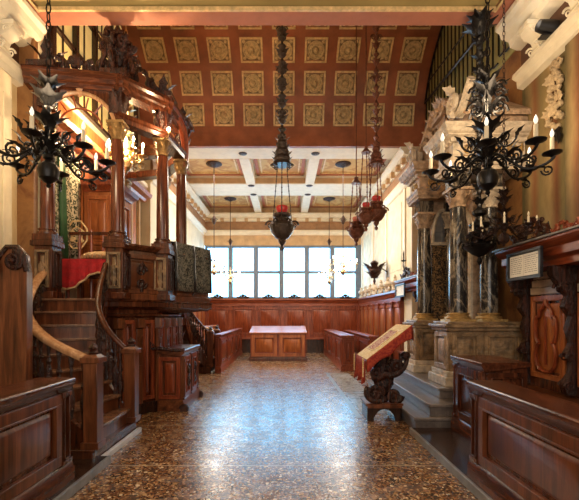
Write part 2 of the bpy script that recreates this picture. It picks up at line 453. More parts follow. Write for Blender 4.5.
for x in LONG:                               # bosses where the beams meet
    for y in (10.9, 13.6, 14.6):
        b = MB(); b.lathe([(.12,.0),(.1,-.02),(.05,-.03),(.01,-.035)][::-1], 12, (x+.15, y, 5.998))
        o = b.build('ceiling_boss', M['bronze'])
        side = 'left' if x < 0 else 'right'
        wh = {10.9: 'on the vault beam', 13.6: 'on the near beam edge', 14.6: 'on the far beam edge'}[y]
        tag(o, 'round dark ceiling boss %s, rib on the %s' % (wh, 'pulpit side' if x < 0 else 'ark side'), 'ceiling boss', 'round ceiling bosses')

# rear entablature running round the far hall
def rear_ent(path, nm):
    global k
    P = [V(p) for p in path]
    a = MB(); a.sweep(P, [(0,5.98),(.3,5.98),(.3,5.92),(.22,5.86),(.2,5.8),(.1,5.77),(.1,5.66),(0,5.64)]); a.sweep(P, [(0,5.28),(.14,5.27),(.16,5.2),(.1,5.14),(.06,5.08),(0,5.06)])
    struct(a, 'trim_%d' % k, M['cream'], bev=0); k += 1
    a = MB(); a.sweep(P, [(0,5.64),(.05,5.64),(.08,5.46),(.05,5.28),(0,5.28)]); struct(a, 'trim_%d' % k, M['frieze_tan']); k += 1
    a = MB()
    for p, q in zip(P[:-1], P[1:]):
        d = (q-p); L = d.length; d.normalize(); nrm = V((d.y, -d.x, 0)); n = max(1, int(L/.52))
        for i in range(n):
            c = p + d*(L*(i+.5)/n)
            a.M = FR(c+V((0,0,5.7)), d, nrm); a.bx(-.07,.07,-.06,.07,.05,.2); a.scroll(T(0,-.05,.15)@RY(PI/2), .06, 1, .02, n=5)
    a.M = Matrix.Identity(4)
    struct(a, 'trim_%d' % k, M['tan']); k += 1
rear_ent([(XLR,YB,0),(XLR,YE,0),(XRR,YE,0),(XRR,YB,0)], 'rear')

# near entablature on both long walls (cream cornice, brown frieze, consoles)
def near_ent(sx, xw):
    global k
    # path goes so that "right of travel" faces into the room
    P = [(xw, YA-.02, 0), (xw, Y0, 0)] if sx > 0 else [(xw, Y0, 0), (xw, YA-.02, 0)]
    a = MB(); a.sweep(P, [(0,5.95),(.42,5.95),(.42,5.88),(.36,5.84),(.33,5.76),(.22,5.72),(.2,5.64),(.1,5.6),(0,5.6)])
    a.sweep(P, [(0,5.22),(.16,5.22),(.17,5.16),(.1,5.12),(.09,5.02),(0,5.0)])
    struct(a, 'trim_%d' % k, M['cream']); k += 1
    a = MB(); a.sweep(P, [(0,5.6),(.03,5.6),(.03,5.22),(0,5.22)]); struct(a, 'trim_%d' % k, M['frieze']); k += 1
    n = V((-sx,0,0)); u = V((0,-1,0)) if sx > 0 else V((0,1,0))
    for y in (5.55, 4.8, 4.05, 3.3):
        c = MB(); c.M = FR((xw, y, 5.22), u, n)
        prof = [(0,0),(.1,0),(.14,.05),(.1,.12),(.13,.2),(.24,.26),(.28,.34),(.28,.4),(0,.4)]
        c.M = c.M @ Matrix(((0,0,1,-.1),(0,1,0,0),(1,0,0,0),(0,0,0,1)))
        c.prism(prof, 0, .2); c.prism([(0,.34),(.31,.34),(.31,.4),(0,.4)], -.02, .22)
        for z in (-.004, .204): c.scroll(T(.12,.08,z), .07, 1.4, .016, n=5); c.scroll(T(.2,.28,z), .06, 1.3, .014, n=5)
        struct(c, 'trim_41', M['cream'])
near_ent(1, XR); near_ent(-1, XL)
# pale pilaster on the left wall and mouldings along the middle bay
m = MB(); m.bx(XL, XL+.1, 4.9, 5.72, 0, 5.0); m.bx(XL+.1, XL+.12, 5.05, 5.1, 1.2, 4.7); m.bx(XL+.1, XL+.12, 5.52, 5.57, 1.2, 4.7)
struct(m, 'trim_40', M['cream_soft'], bev=.01)
m = MB(); m.bx(XR-.07, XR, 4.6, 5.05, 0, 5.0); struct(m, 'trim_40', M['stripes'], bev=.01)
m = MB(); m.sweep([(XLM, 8.8, 0), (XLM, YB, 0)], [(0,5.0),(.18,5.0),(.2,4.9),(.1,4.84),(.08,4.74),(0,4.72)]); struct(m, 'trim_%d' % k, M['cream']); k += 1
m = MB()
for y in (8.6, 8.85, 9.1, 9.6, 10.1): m.bx(XLM, XLM+.07, y, y+.09, 1.8, 4.72)
struct(m, 'trim_%d' % k, M['tan'], bev=.01); k += 1

# shallow painted bays on the rear right wall
for y in (10.9, 12.9, 14.9, 16.9):
    m = MB(); m.bx(XRR-.04, XRR, y, y+.16, 2.3, 5.06); struct(m, 'trim_44', M['cream'], bev=.008)
for y in (11.3, 13.3, 15.3):
    m = MB(); m.bx(XRR-.012, XRR, y, y+1.36, 2.9, 4.8); struct(m, 'trim_45', M['curtain'], bev=.004)
# far window
w0, w1 = XLR+.02, 3.17
wz0, wz1 = 2.32, 4.62
win = MB()
pw = (w1-w0)/6
win.bx(w0, w1, YE-.02, YE+.14, wz1-.1, wz1); win.bx(w0, w1, YE-.02, YE+.14, wz0, wz0+.07); win.bx(w0, w1, YE-.01, YE+.12, 3.4, 3.52)
for i in range(7):
    x = w0+i*pw; win.bx(max(w0, x-.1), min(w1, x+.1), YE-.03, YE+.13, wz0, wz1)
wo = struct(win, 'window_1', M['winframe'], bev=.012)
for i in range(6):
    for j in range(2):
        g = MB(); za, zb = ((wz0+.07, 3.4), (3.52, wz1-.1))[j]
        g.bx(w0+i*pw+.08, w0+(i+1)*pw-.08, YE+.05, YE+.056, za, zb)
        struct(g, 'pane', M['glass'], wo)
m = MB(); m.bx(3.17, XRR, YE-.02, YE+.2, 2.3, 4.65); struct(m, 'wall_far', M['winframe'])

# left lunette window with yellow blinds, and right lunette grille
m = MB(); y0, y1, z0, z1 = 6.35, 9.9, 5.35, 7.9
def in_v(y): return VZ + math.sqrt(max(0.02, (VR-.05)**2-(y-VC)**2))
ys = [y0+(y1-y0)*i/5 for i in range(6)]
for y in ys: m.bx(XLM, XLM+.1, y-.045, y+.045, z0, in_v(y))
for z in (z0, 6.25, 7.1): m.bx(XLM, XLM+.08, y0 if z < 7 else 6.6, y1 if z < 7 else 9.7, z-.03, z+.03)
for a, b in zip(ys[:-1], ys[1:]): m.bx(XLM, XLM+.04, (a+b)/2-.012, (a+b)/2+.012, z0, in_v((a+b)/2)-.02)
wl = struct(m, 'window_2', M['wood_dark'])
for a, b in zip(ys[:-1], ys[1:]):
    g = MB(); n = 6
    prof = [(a+.04, z0)] + [(b-.04, z0)] + [(a+.04+(b-a-.08)*(1-i/n), in_v(a+.04+(b-a-.08)*(1-i/n))) for i in range(n+1)]
    g.M = Matrix(((0,0,1,XLM+.005),(1,0,0,0),(0,1,0,0),(0,0,0,1))); g.prism(prof, 0, .012); struct(g, 'pane', M['yellow_pane'], wl)
g = MB(); n = 16; ya, yb = 6.25, 10.2
g.M = Matrix(((0,0,1,XRM-.02),(1,0,0,0),(0,1,0,0),(0,0,0,1)))
g.prism([(ya, 5.75), (yb, 5.75)] + [(yb-(yb-ya)*i/n, in_v(yb-(yb-ya)*i/n)) for i in range(n+1)], 0, .015)
struct(g, 'wall_right', M['green'])
gr = thing('gallery_grille', 'black iron bar grille with hooked bottoms over yellow green panel, above the ark columns', 'grille', (XRM, 8.2, 5.9))
g = MB()
yy = 6.3; i = 0
while yy < 10.1:
    zt = in_v(yy)-.02; zb = 5.82+.04*((i % 3))
    g.tube([(XRM-.05, yy, zt), (XRM-.05, yy, zb+.03), (XRM-.05, yy-.03, zb), (XRM-.05, yy-.16, zb)], .016, 5); yy += .19; i += 1
g.build('bars', M['iron'], gr)
g = MB(); g.tube([(XRM-.05, y, in_v(y)-.03) for y in [6.2+i*.2 for i in range(21)]], .025, 6); g.build('arched_rim', M['iron'], gr)
g = MB(); g.tube([(XRM-.09, 6.5, 6.6), (XRM-.12, 10.0, 6.9)], .03, 6); g.tube([(XRM-.09, 6.6, 7.0), (XRM-.12, 9.8, 7.3)], .018, 6); g.build('crossbar', M['iron'], gr)

# low wooden platforms along both sides with a pale edge
def platform(nm, x0, x1, y0, y1, label, edge):
    t = thing(nm, label, 'platform', ((x0+x1)/2, (y0+y1)/2, 0))
    a = MB(); a.bx(x0, x1, y0, y1, 0, .08); a.build('deck', M['wood_dark'], t, bev=.006)
    a = MB(); a.bx(edge-.02, edge+.012, y0, y1, 0, .084) if edge < 0 else a.bx(edge-.012, edge+.02, y0, y1, 0, .084)
    a.build('edge_strip', M['edge_stone'], t, bev=.004)
platform('platform', 1.7, 3.5, .5, 5.4, 'low dark wooden platform under the stall with the trefoil wall seat', 1.69)
platform('platform', -3.98, -1.9, .5, 4.32, 'low dark wooden platform at the foot of the pale railed staircase', -1.89)
# grey marble inlay on the floor by the lectern
m = MB(); m.bx(1.12, 1.2, 6.2, 11.0, 0, .004); m.bx(1.2, 1.74, 10.9, 11.0, 0, .004); m.bx(1.2, 1.74, 8.2, 8.28, 0, .004)
struct(m, 'trim_42', M['edge_stone'], smooth=0)
m = MB(); m.bx(1.24, 1.74, 6.5, 8.16, 0, .003); m.bx(1.24, 1.74, 8.32, 10.86, 0, .003); struct(m, 'trim_43', M['inlay'], smooth=0)

# daylight, sky
w = bpy.data.worlds.new('sky'); bpy.context.scene.world = w; w.use_nodes = True
bg = w.node_tree.nodes['Background']; bg.inputs[0].default_value = (.26, .66, 1, 1); bg.inputs[1].default_value = 7.5

# camera
cam = bpy.data.cameras.new('camera'); co = bpy.data.objects.new('camera', cam); COL.objects.link(co)
co.location = (0, 0, 1.6); co.rotation_euler = (PI/2, 0, 0); cam.sensor_width = 36; cam.lens = 400/579*36
cam.shift_x = 4.5/579; cam.shift_y = 65/579; cam.clip_start = .05
sc = bpy.context.scene; sc.camera = co
sc.view_settings.view_transform = 'Standard'; sc.view_settings.look = 'None'; sc.view_settings.gamma = 1; sc.view_settings.exposure = .36
sc.view_settings.use_curve_mapping = False
def light(name, loc, e, col, r=.15, kind='POINT', rot=None, size=None):
    l = bpy.data.lights.new(name, kind); l.energy = e; l.color = col; l.specular_factor = .12 if kind == 'POINT' else 1
    if kind == 'POINT': l.shadow_soft_size = r
    else: l.shape = 'RECTANGLE'; l.size, l.size_y = size
    o = bpy.data.objects.new(name, l); COL.objects.link(o); o.location = loc
    if rot: o.rotation_euler = rot
    return o
# ------------------------------------------------------------------ joinery
def raised(m, x0, x1, y0, y1, st=.07):
    """stiles, rails and raised field of one panel, local frame, front plane z=0"""
    a = [(x0,x1,y0,y0+st),(x0,x1,y1-st,y1),(x0,x0+st,y0+st,y1-st),(x1-st,x1,y0+st,y1-st)]
    for q in a: m.bx(*q, 0, .028)
    i = st; fw = .014
    for q in ((x0+i,x1-i,y0+i,y0+i+fw),(x0+i,x1-i,y1-i-fw,y1-i),(x0+i,x0+i+fw,y0+i,y1-i),(x1-i-fw,x1-i,y0+i,y1-i)): m.bx(*q, 0, .04)
    g = st+.045
    if x1-x0 > 2.4*g: m.frus(x0+g, x1-g, y0+g, y1-g, 0, .02, .03)
def cap_prof(h, d, o=.05):
    return [(-d-o*.4, h), (-d-o*.4, h-.05), (o*.2, h-.11), (o*.35, h-.085), (o*.8, h-.06), (o, h-.045), (o, h-.012), (o-.012, h)]
def along(mat, F):
    k = {v: k for k, v in M.items()}[mat]; s = '_y' if abs(F[1][0]) > .5 else '_x'
    return M.get(k+s, mat)
def parapet(root, F, L, H, depth=.24, npan=1, pil=.13, wm=None, pm=None, ends=(0, 0)):
    wm = wm or M['wood']; pm = pm or M['wood_mid']
    m = MB(); m.M = F; m.bx(0, L, .0, H-.06, -depth, 0); m.build('body', wm, root, bev=.004)
    m = MB(); m.M = F
    m.loft([[(0-.03*e, p[1], p[0]) for p in [(0,.0),(.05,.0),(.05,.13),(.035,.15),(.028,.17),(.012,.19),(0,.19)]] if False else
            [(x, y, z) for (z, y) in [(-depth,.0),(.05,.0),(.05,.12),(.036,.14),(.03,.165),(.01,.185),(-depth,.185)]] for x in (-.03, L+.03) for e in (0,)])
    m.build('plinth', along(wm, F), root, bev=.003)
    m = MB(); m.M = F
    pr = cap_prof(H, depth)
    m.loft([[(x, y, z) for (z, y) in pr] for x in (-.045, L+.045)]); m.build('cap', along(wm, F), root, bev=.004)
    w = (L-pil*(npan+1))/npan
    for i in range(npan+1):
        m = MB(); m.M = F; x = i*(w+pil); raised(m, x, x+pil, .2, H-.12, .025)
        m.bx(x-.008, x+pil+.008, H-.16, H-.11, 0, .04); m.bx(x-.008, x+pil+.008, .185, .22, 0, .045)
        m.build('pilaster', wm, root, bev=.003)
    for i in range(npan):
        m = MB(); m.M = F; x = pil+i*(w+pil); raised(m, x+.004, x+w-.004, .19, H-.12, .085); m.build('panel', pm, root, bev=.003)
    for e, x in zip(ends, (0, L)):
        if e:
            m = MB(); m.M = F @ (T(0,0,-depth)@RY(-PI/2) if x == 0 else T(L,0,0)@RY(PI/2)); raised(m, .02, depth-.02, .2, H-.12, .05); m.build('end_panel', pm, root, bev=.003)
def bench_seat(root, F, L, z, d, wm):
    m = MB(); m.M = F; m.bx(0, L, z-.05, z, 0, d); m.build('seat', along(wm, F), root, bev=.008)
    m = MB(); m.M = F; m.bx(.02, L-.02, 0, z-.05, 0, d-.06); m.build('seat_front', M['wood_dark'], root)
RIGHT = ((0,-1,0), (-1,0,0)); LEFT = ((0,1,0), (1,0,0)); FRONT = ((1,0,0), (0,-1,0)); BACK = ((-1,0,0), (0,1,0))

t = thing('stall_parapet', 'panelled mahogany parapet in front of the trefoil panelled wall seat', 'pew', (1.9, 2.6, .08), 'panelled stall parapets')
parapet(t, FR((1.76,3.73,.08), *RIGHT), 2.3, .905, .25, 1, .14, ends=(1,0))
t = thing('stall_parapet', 'panelled mahogany parapet standing before the pale railed curving staircase', 'pew', (-2.1, 2.6, .08), 'panelled stall parapets')
parapet(t, FR((-2.0,1.5,.08), *LEFT), 2.18, .94, .27, 1, .14, ends=(0,1))
t = thing('stall_desk', 'dark red stall desk between the grey ark steps and a long parapet', 'desk', (2.5, 5, .08), 'panelled stall parapets')
parapet(t, FR((2.27,5.33,.08), *RIGHT), .76, .98, .5, 1, .06, ends=(1,1), pm=M['wood'])

# small pew before the pulpit
t = thing('stall_parapet', 'short carved pew front with scrolled arm below the pulpit drape', 'pew', (-1.9, 7.2, 0), 'panelled stall parapets')
parapet(t, FR((-1.72,6.67,0), *LEFT), 1.15, 1.02, .4, 2, .1, wm=M['wood_mid'], pm=M['wood_red'], ends=(1,1))
m = MB(); m.M = FR((-1.72,6.67,0), *LEFT)
for x in (.35,): m.M = FR((-1.72,6.67,0), *LEFT) @ T(x,.55,.03); m.scroll(T(0,.1,0), .09, 1.4, .02); m.scroll(T(0,-.1,0), .09, 1.4, .02, flip=-1); m.leaf(T(0,-.12,.0), .24, .05, .2)
m.build('carving', M['wood_carved'], t)
m = MB(); m.M = FR((-1.72,6.67,0), *LEFT) @ T(.82,.55,.03); m.scroll(T(0,.1,0), .09, 1.4, .02); m.scroll(T(0,-.1,0), .09, 1.4, .02, flip=-1); m.leaf(T(0,-.12,.0), .24, .05, .2); m.build('carving', M['wood_carved'], t)
for s in (-.02, 1.17):
    m = MB(); m.M = FR((-1.72,6.67,0), *LEFT) @ T(s, .04, .05); m.scroll(RY(PI/2), .07, 1.2, .03); m.bx(-.04,.04,-.04,.05,-.06,.05); m.build('foot', M['wood_carved'], t)
m = MB(); m.tube(bezier((-2.2,6.6,1.04),(-2.0,6.56,1.09),(-1.85,6.6,.98),(-1.66,6.62,1.03)), [.03]*5+[.024]*6, 6); m.scroll(FR((-2.24,6.6,1.09),(1,0,0),(0,-1,0)), .06, 1.3, .022); m.build('scrolled_arm', M['wood_carved'], t)

# rear rows of pews
t = thing('stall_parapet', 'long red pew front starting beside the far staircase and running to the window wall', 'pew', (-2, 13.6, 0), 'panelled stall parapets')
parapet(t, FR((-1.8,11.0,0), *LEFT), 5.4, 1.07, .12, 4, .12, M['wood_red'], M['wood_red'], (1,1))
t = thing('stall_parapet', 'long red pew front behind the lectern, facing the sloping desk', 'pew', (1.8, 13.9, 0), 'panelled stall parapets')
parapet(t, FR((1.64,16.45,0), *RIGHT), 5.05, 1.02, .34, 4, .12, M['wood_red'], M['wood_red'], (1,1))
t = thing('stall_parapet', 'red pew front running along the wainscot with the pale finials', 'pew', (2.6, 13.5, 0), 'panelled stall parapets')
parapet(t, FR((2.42,16.2,0), *RIGHT), 4.8, 1.0, .22, 3, .12, M['wood_red'], M['wood_red'], (1,1))
t = thing('stall_parapet', 'taller honey coloured pew front behind the row beside the far staircase', 'pew', (-2.9, 14, 0), 'panelled stall parapets')
parapet(t, FR((-2.75,12.4,0), *LEFT), 3.6, 1.2, .2, 3, .12, M['wood_orange'], M['wood_orange'], (1,1))

# central desk with a sloping lid
t = thing('reading_table', 'broad red mahogany chest desk with sloping lid in the middle of the hall', 'desk', (-.25, 14.4, 0))
FD = FR((-1.2,13.9,0), *FRONT); LD = 1.92
m = MB(); m.M = FD
m.loft([[(x,0,0),(x,.95,0),(x,1.14,-1.1),(x,0,-1.1)] for x in (0, LD)]); m.build('body', M['wood_red'], t, bev=.006)
m = MB(); m.M = FD; m.bx(-.06, LD+.06, 0, .1, -1.14, .06); m.frus(-.04, LD+.04, .1, .14, -1.12, .05, 0); m.build('plinth', M['wood'], t, bev=.01)
m = MB(); m.M = FD; m.loft([[(x,.95,.05),(x,.995,.05),(x,1.19,-1.13),(x,1.14,-1.13)] for x in (-.04, LD+.04)]); m.build('lid', M['wood_orange_x'], t, bev=.008)
for a in (0, LD/2):
    m = MB(); m.M = FD; raised(m, a+.04, a+LD/2-.04, .16, .93, .1); m.build('panel', M['wood_orange'], t, bev=.004)

# wainscot of the far hall
def wain(name, F, L, H, n, wm, pm):
    m = MB(); m.M = F; m.bx(0, L, 0, H-.2, 0, .05); o = struct(m, name, wm)
    w = L/n
    for i in range(n):
        p = MB(); p.M = F; raised(p, i*w+.12, (i+1)*w-.12, .78, H-.42, .07) ; p.M = F @ T(0,0,.05); raised(p, i*w+.1, (i+1)*w-.1, .75, H-.4, .05)
        struct(p, 'panel', pm, o, bev=.004)
    for i in range(n+1):
        p = MB(); x = min(max(i*w, .09), L-.09); p.M = F
        p.bx(x-.08, x+.08, .0, H-.3, .05, .1); p.bx(x-.11, x+.11, H-.5, H-.42, .05, .14); p.bx(x-.1, x+.1, H-.42, H-.3, .05, .13); p.scroll(T(x,H-.36,.14), .05, 1.2, .015)
        struct(p, 'pilaster', wm, o, bev=.004)
    p = MB(); p.M = F; p.loft([[(x,y,z) for z, y in [(0,H-.32),(.1,H-.32),(.1,H-.2),(.13,H-.17),(.15,H-.1),(.2,H-.06),(.2,H),(0,H)]] for x in (0, L)])
    struct(p, 'cap', along(M['wood_red'], F), o)
wain('trim_50', FR((XLR,YE,0), *FRONT), XRR-XLR, 2.3, 6, M['wood_red'], M['wood_red'])
wain('trim_51', FR((XRR,YE-.1,0), *RIGHT), 6.2, 2.3, 7, M['wood_red'], M['wood_orange'])
wain('trim_52', FR((XLR,12.3,0), *LEFT), 5.0, 2.3, 6, M['wood_red'], M['wood_orange'])
t = thing('wall_bench', 'long dark wooden bench along the far wall under the window', 'bench', (0, 16.9, 0))
bench_seat(t, FR((XLR+.1,YE-.15,0), *FRONT), 6.5, .62, .42, M['wood_red'])
for i in range(7):
    m = MB(); m.M = FR((XLR+.1,YE-.15,0), *FRONT); x = .05+i*1.06; m.bx(x, x+.06, 0, .57, .36, .43); m.build('leg', M['wood'], t)

def crest(m, X, w, h, th=.03, mid=True):
    """symmetrical carved cresting: two scrolls, leaves and a palmette"""
    M0 = m.M; m.M = M0 @ X
    m.bx(-w/2, w/2, 0, h*.12, -th, th)
    for s in (-1, 1):
        m.scroll(T(s*w*.3, h*.34, 0), w*.17, 1.5, th*.95, .01, a0=PI/2, flip=s)
        m.tube(bezier((s*w*.5,h*.1,0),(s*w*.46,h*.45,0),(s*w*.2,h*.35,0),(s*w*.1,h*.78,0), 8), [th*(1-.06*i) for i in range(9)], 6)
        m.scroll(T(s*w*.07, h*.78, 0), w*.06, 1.1, th*.6, a0=0, flip=-s)
        m.leaf(T(s*w*.42, h*.12, th*.3) @ RZ(-s*.7), h*.5, w*.07, .25)
    if mid:
        for a in (-.75, -.38, 0, .38, .75): m.leaf(T(0, h*.42, th*.4) @ RZ(a), h*(.58-.16*abs(a)), w*.06, .2)
        m.ball((0, h*.4, th*.6), w*.09, h*.12, th, 8, 5)
    m.M = M0
# carved crests on the far wainscot and finials on the right one
cr = None
wheres = ['first counted from the damask drape', 'second counted from the damask drape', 'third counted from the damask drape', 'fourth counted from the damask drape', 'fifth counted from the damask drape', 'last one, by the finial wainscot']
for i in range(6):
    m = MB(); crest(m, FR((0,0,0), *FRONT), .46, .22, .03)
    if cr is None: cr = m.build('carved_crest', M['wood_dark'])
    o = cr if i == 0 else cr.copy()
    if i: COL.objects.link(o)
    o.location = (w0+pw*(i+.5), YE-.1, 2.3)
    tag(o, 'small dark carved crest below the far window, %s' % wheres[i], 'crest', 'crests below the far window')
fin = None
wh = ['beside the far window', 'second from the far window', 'third from the far window', 'fourth from the far window', 'fifth from the far window', 'sixth from the far window', 'seventh, just before the notice canopy']
for i in range(7):
    if fin is None:
        m = MB(); m.lathe([(.1,0),(.1,.05),(.06,.08),(.05,.14),(.11,.2),(.12,.27),(.08,.32),(.04,.36),(.06,.4),(.02,.47)], 10)
        m.scroll(FR((0,.12,.1), (0,1,0), (-1,0,0)), .08, 1.3, .025); m.scroll(FR((0,-.12,.1), (0,1,0), (-1,0,0)), .08, 1.3, .025, flip=-1)
        fin = m.build('carved_finial', M['stone_pale'])
    o = fin if i == 0 else fin.copy()
    if i: COL.objects.link(o)
    o.location = (XRR-.1, 16.8-i*.86, 2.3)
    tag(o, 'pale carved finial on the side wainscot, %s' % wh[i], 'finial', 'finials on the side wainscot')

# notice boards hung under the seat canopies
def notice(o, F, w, h, label):
    t = thing('notice_board', label, 'notice', o, None)
    m = MB(); m.M = F
    for q in ((0,w,0,.04),(0,w,h-.04,h),(0,.04,.04,h-.04),(w-.04,w,.04,h-.04)): m.bx(*q, 0, .04)
    m.bx(.02, w-.02, .02, h-.02, 0, .012); m.build('frame', M['black'], t, bev=.004)
    m = MB(); m.M = F; m.bx(.05, w-.05, .05, h-.05, .012, .016); m.build('paper', M['paper'], t)
    m = MB(); m.M = F; yv = h-.085
    rr = random.Random(3)
    while yv > .07:
        for a, b in ((.075, w/2-.03), (w/2+.02, w-.08)):
            x = a
            while x < b-.03:
                l = rr.uniform(.02, .06); m.bx(x, min(b, x+l), yv, yv+.007, .016, .0165); x += l+.014
        yv -= .026
    m.bx(w/2-.004, w/2-.001, .06, h-.06, .016, .0165); m.build('printing', M['ink'], t)

# high seats with canopies against the right wall
def wall_seat(y1, y0, label, clabel):
    """y1 far end, y0 near end"""
    t = thing('canopied_wall_seat', label, 'wall seat', (3.3, (y0+y1)/2, .08), 'canopied wall seats')
    L = y1-y0; F = FR((3.58,y1,.08), *RIGHT)
    m = MB(); m.M = F; m.bx(0, L, 0, 2.2, 0, .06); m.build('back', M['wood'], t)
    m = MB(); m.M = F
    m.loft([[(x,y,z) for z, y in [(0,2.12),(.3,2.12),(.3,2.2),(.36,2.24),(.36,2.34),(.42,2.37),(.46,2.42),(.46,2.45),(0,2.45)]] for x in (-.1, L)])
    m.build('canopy', M['wood_red_y'], t, bev=.005)
    m = MB(); m.M = F; m.bx(-.13, L, 2.45, 2.475, 0, .49); m.build('canopy_top', M['edge_stone'], t, bev=.004)
    bench_seat(t, F, L, .52, .45, M['wood_mid'])
    n = max(1, int(round(L/1.0))); w = L/n
    for i in range(n):
        m = MB(); x0, x1 = i*w+.16, (i+1)*w-.06
        m.M = F @ T(0,0,.06); raised(m, x0, x1, .66, 1.78, .06); m.build('back_panel', M['wood_orange'], t, bev=.004)
        m = MB(); m.M = F @ T((x0+x1)/2, 0, .1); hw = (x1-x0)/2-.12
        for s in (-1, 1):
            for seg in ([(0,.76),(.45,.78),(.8,.86),(.92,.98),(.8,1.1),(.62,1.14)], [(.62,1.14),(.85,1.2),(.95,1.34),(.85,1.47),(.6,1.5)], [(.6,1.5),(.5,1.58),(.3,1.62),(.1,1.66),(0,1.72)]):
                m.tube(catmull([(s*hw*a, b, 0) for a, b in seg], 4), .026, 6)
        m.tube([(0,.86,0),(0,1.5,0)], [.02,.012], 5)
        m.build('trefoil_moulding', M['wood_red'], t)
        m = MB(); m.M = F
        for k2, z in enumerate((1.8, 1.9, 2.01)): m.bx(x0+.02*k2, x1-.02*k2, z, z+.095, .06, .09-.008*k2)
        m.build('pale_boards', M['pale_wood'], t, bev=.004)
        m = MB(); m.M = F @ T(i*w+.06, 0, .06)
        pr = [(.0,.55),(.12,.55),(.16,.68),(.07,.8),(.05,.95),(.12,1.05),(.05,1.18),(.1,1.35),(.06,1.5),(.15,1.62),(.1,1.75),(.22,1.9),(.3,2.02),(.3,2.12),(0,2.12)]
        m.M = m.M @ Matrix(((0,0,1,-.04),(0,1,0,0),(1,0,0,0),(0,0,0,1))); m.prism(pr, 0, .1)
        for z in (-.004, .104):
            m.scroll(T(.09,.66,z), .06, 1.3, .018); m.scroll(T(.09,1.0,z), .05, 1.2, .015); m.scroll(T(.14,1.85,z), .08, 1.3, .02)
        m.build('scroll_bracket', M['wood_carved'], t)
    m = MB(); x = .1
    crest(m, F @ T(.62, 2.475, .36), .74, .36, .035)
    m.build('canopy_crest', M['wood_carved'], t)
    m = MB(); x = 1.25
    while x < L: crest(m, F @ T(x, 2.475, .4), .3, .14, .02, False); x += .34
    m.build('cresting', M['wood_red'], t)
    return F
F = wall_seat(5.85, 2.2, 'canopied wall seat with trefoil back panels and tall scroll brackets', '')
notice((3.1,5.2,2.1), F @ T(.28,1.98,.46), .74, .38, 'large framed two column paper notice under the trefoil seat canopy')
F = wall_seat(11.25, 9.0, 'canopied wall seat past the ark, beside the finial topped wainscot', '')
notice((3.1,10.7,2.1), F @ T(.05,2.0,.46), .85, .36, 'small framed notice on the canopy past the marble columns')

# seat end with scroll shoulder against the left wall
t = thing('high_backed_seat', 'tall scroll shouldered seat end at the foot of the pale railed staircase', 'wall seat', (-3.2, 4.05, .08))
F = FR((-3.96,4.12,0), *FRONT)
prof = [(0,.08),(1.3,.08),(1.3,2.05)] + [(1.3-.01*i, 2.05+.05*i) for i in range(1,3)] + [(1.27,2.22),(1.2,2.3),(1.1,2.3),(1.03,2.22),(.95,2.08),(.85,1.97),(.7,1.9),(.5,1.85),(.3,1.84),(0,1.84)]
m = MB(); m.M = F; m.prism(prof, -.1, 0); m.build('end_board', M['wood_mid'], t, bev=.006)
m = MB(); m.M = F
m.tube([(p[0],p[1],-.0) for p in prof[2:]], .03, 6); m.scroll(T(1.17,2.16,.01), .1, 1.8, .03, a0=PI/2, flip=-1); m.scroll(T(.62,2.02,.0), .1, 1.5, .03); m.ball((1.17,2.16,.02), .03)
m.leaf(T(.85,1.95,0)@RZ(-.6), .3, .08); m.leaf(T(.7,1.9,0)@RZ(.3), .3, .08); m.build('scroll_moulding', M['wood_carved'], t)
m = MB(); m.M = F; m.bx(0, 1.25, .5, .56, .0, .9); m.build('seat', M['wood_dark'], t)
m = MB(); m.M = F; m.bx(0, .08, .56, 1.8, 0, .9); m.build('back', M['wood_dark'], t)
# ------------------------------------------------------------------ the ark on the right
def capital(m, c, r, h):
    m.lathe([(r*.95,0),(r*1.12,.03*h),(r*1.12,.1*h),(r*.98,.14*h),(r*1.05,.5*h),(r*1.35,.86*h)], 14, c)
    q = r*1.5; m.bx(c[0]-q, c[0]+q, c[1]-q, c[1]+q, c[2]+.86*h, c[2]+h)
    M0 = m.M
    for row, (z, L, n, rr) in enumerate(((.12, .5, 8, 1.02), (.42, .5, 8, 1.06))):
        for i in range(n):
            a = 2*PI*(i+.5*row)/n
            m.M = M0 @ T(c[0], c[1], c[2]+z*h) @ RZ(a) @ T(r*rr, 0, 0) @ Matrix(((0,0,1,0),(1,0,0,0),(0,1,0,0),(0,0,0,1)))
            m.leaf(Matrix.Identity(4), L*h, r*.36, .55, .01, 5)
    for i in range(4):
        a = PI/4+i*PI/2
        m.M = M0 @ T(c[0]+1.38*r*math.cos(a), c[1]+1.38*r*math.sin(a), c[2]+.74*h) @ RZ(a) @ RX(PI/2); m.scroll(Matrix.Identity(4), r*.34, 1.3, r*.14, n=5)
    m.M = M0
def col_base(m, c, r):
    q = r*1.45; m.bx(c[0]-q, c[0]+q, c[1]-q, c[1]+q, c[2], c[2]+.035)
    m.lathe([(r*1.4,.035),(r*1.45,.055),(r*1.4,.075),(r*1.15,.085),(r*1.12,.1),(r*1.25,.11),(r*1.25,.125),(r*1.05,.135)], 18, c)

t = thing('ark_steps', 'three grey steps with worn edges leading up to the columned ark', 'steps', (2.7, 7, 0))
for i, (x, y, z0, z1) in enumerate(((1.76,5.44,0,.2),(1.98,5.5,.2,.37),(2.24,5.84,.37,.53))):
    m = MB(); m.bx(x+.03, 3.05, y+.03, 8.6-.1*i, z0, z1-.04); m.bx(x, 3.05, y, 8.62-.1*i, z1-.045, z1); m.bx(3.0, 3.58, 5.98, 8.6-.1*i, z0, z1); m.build('step', M['grey_step'], t, bev=.008)

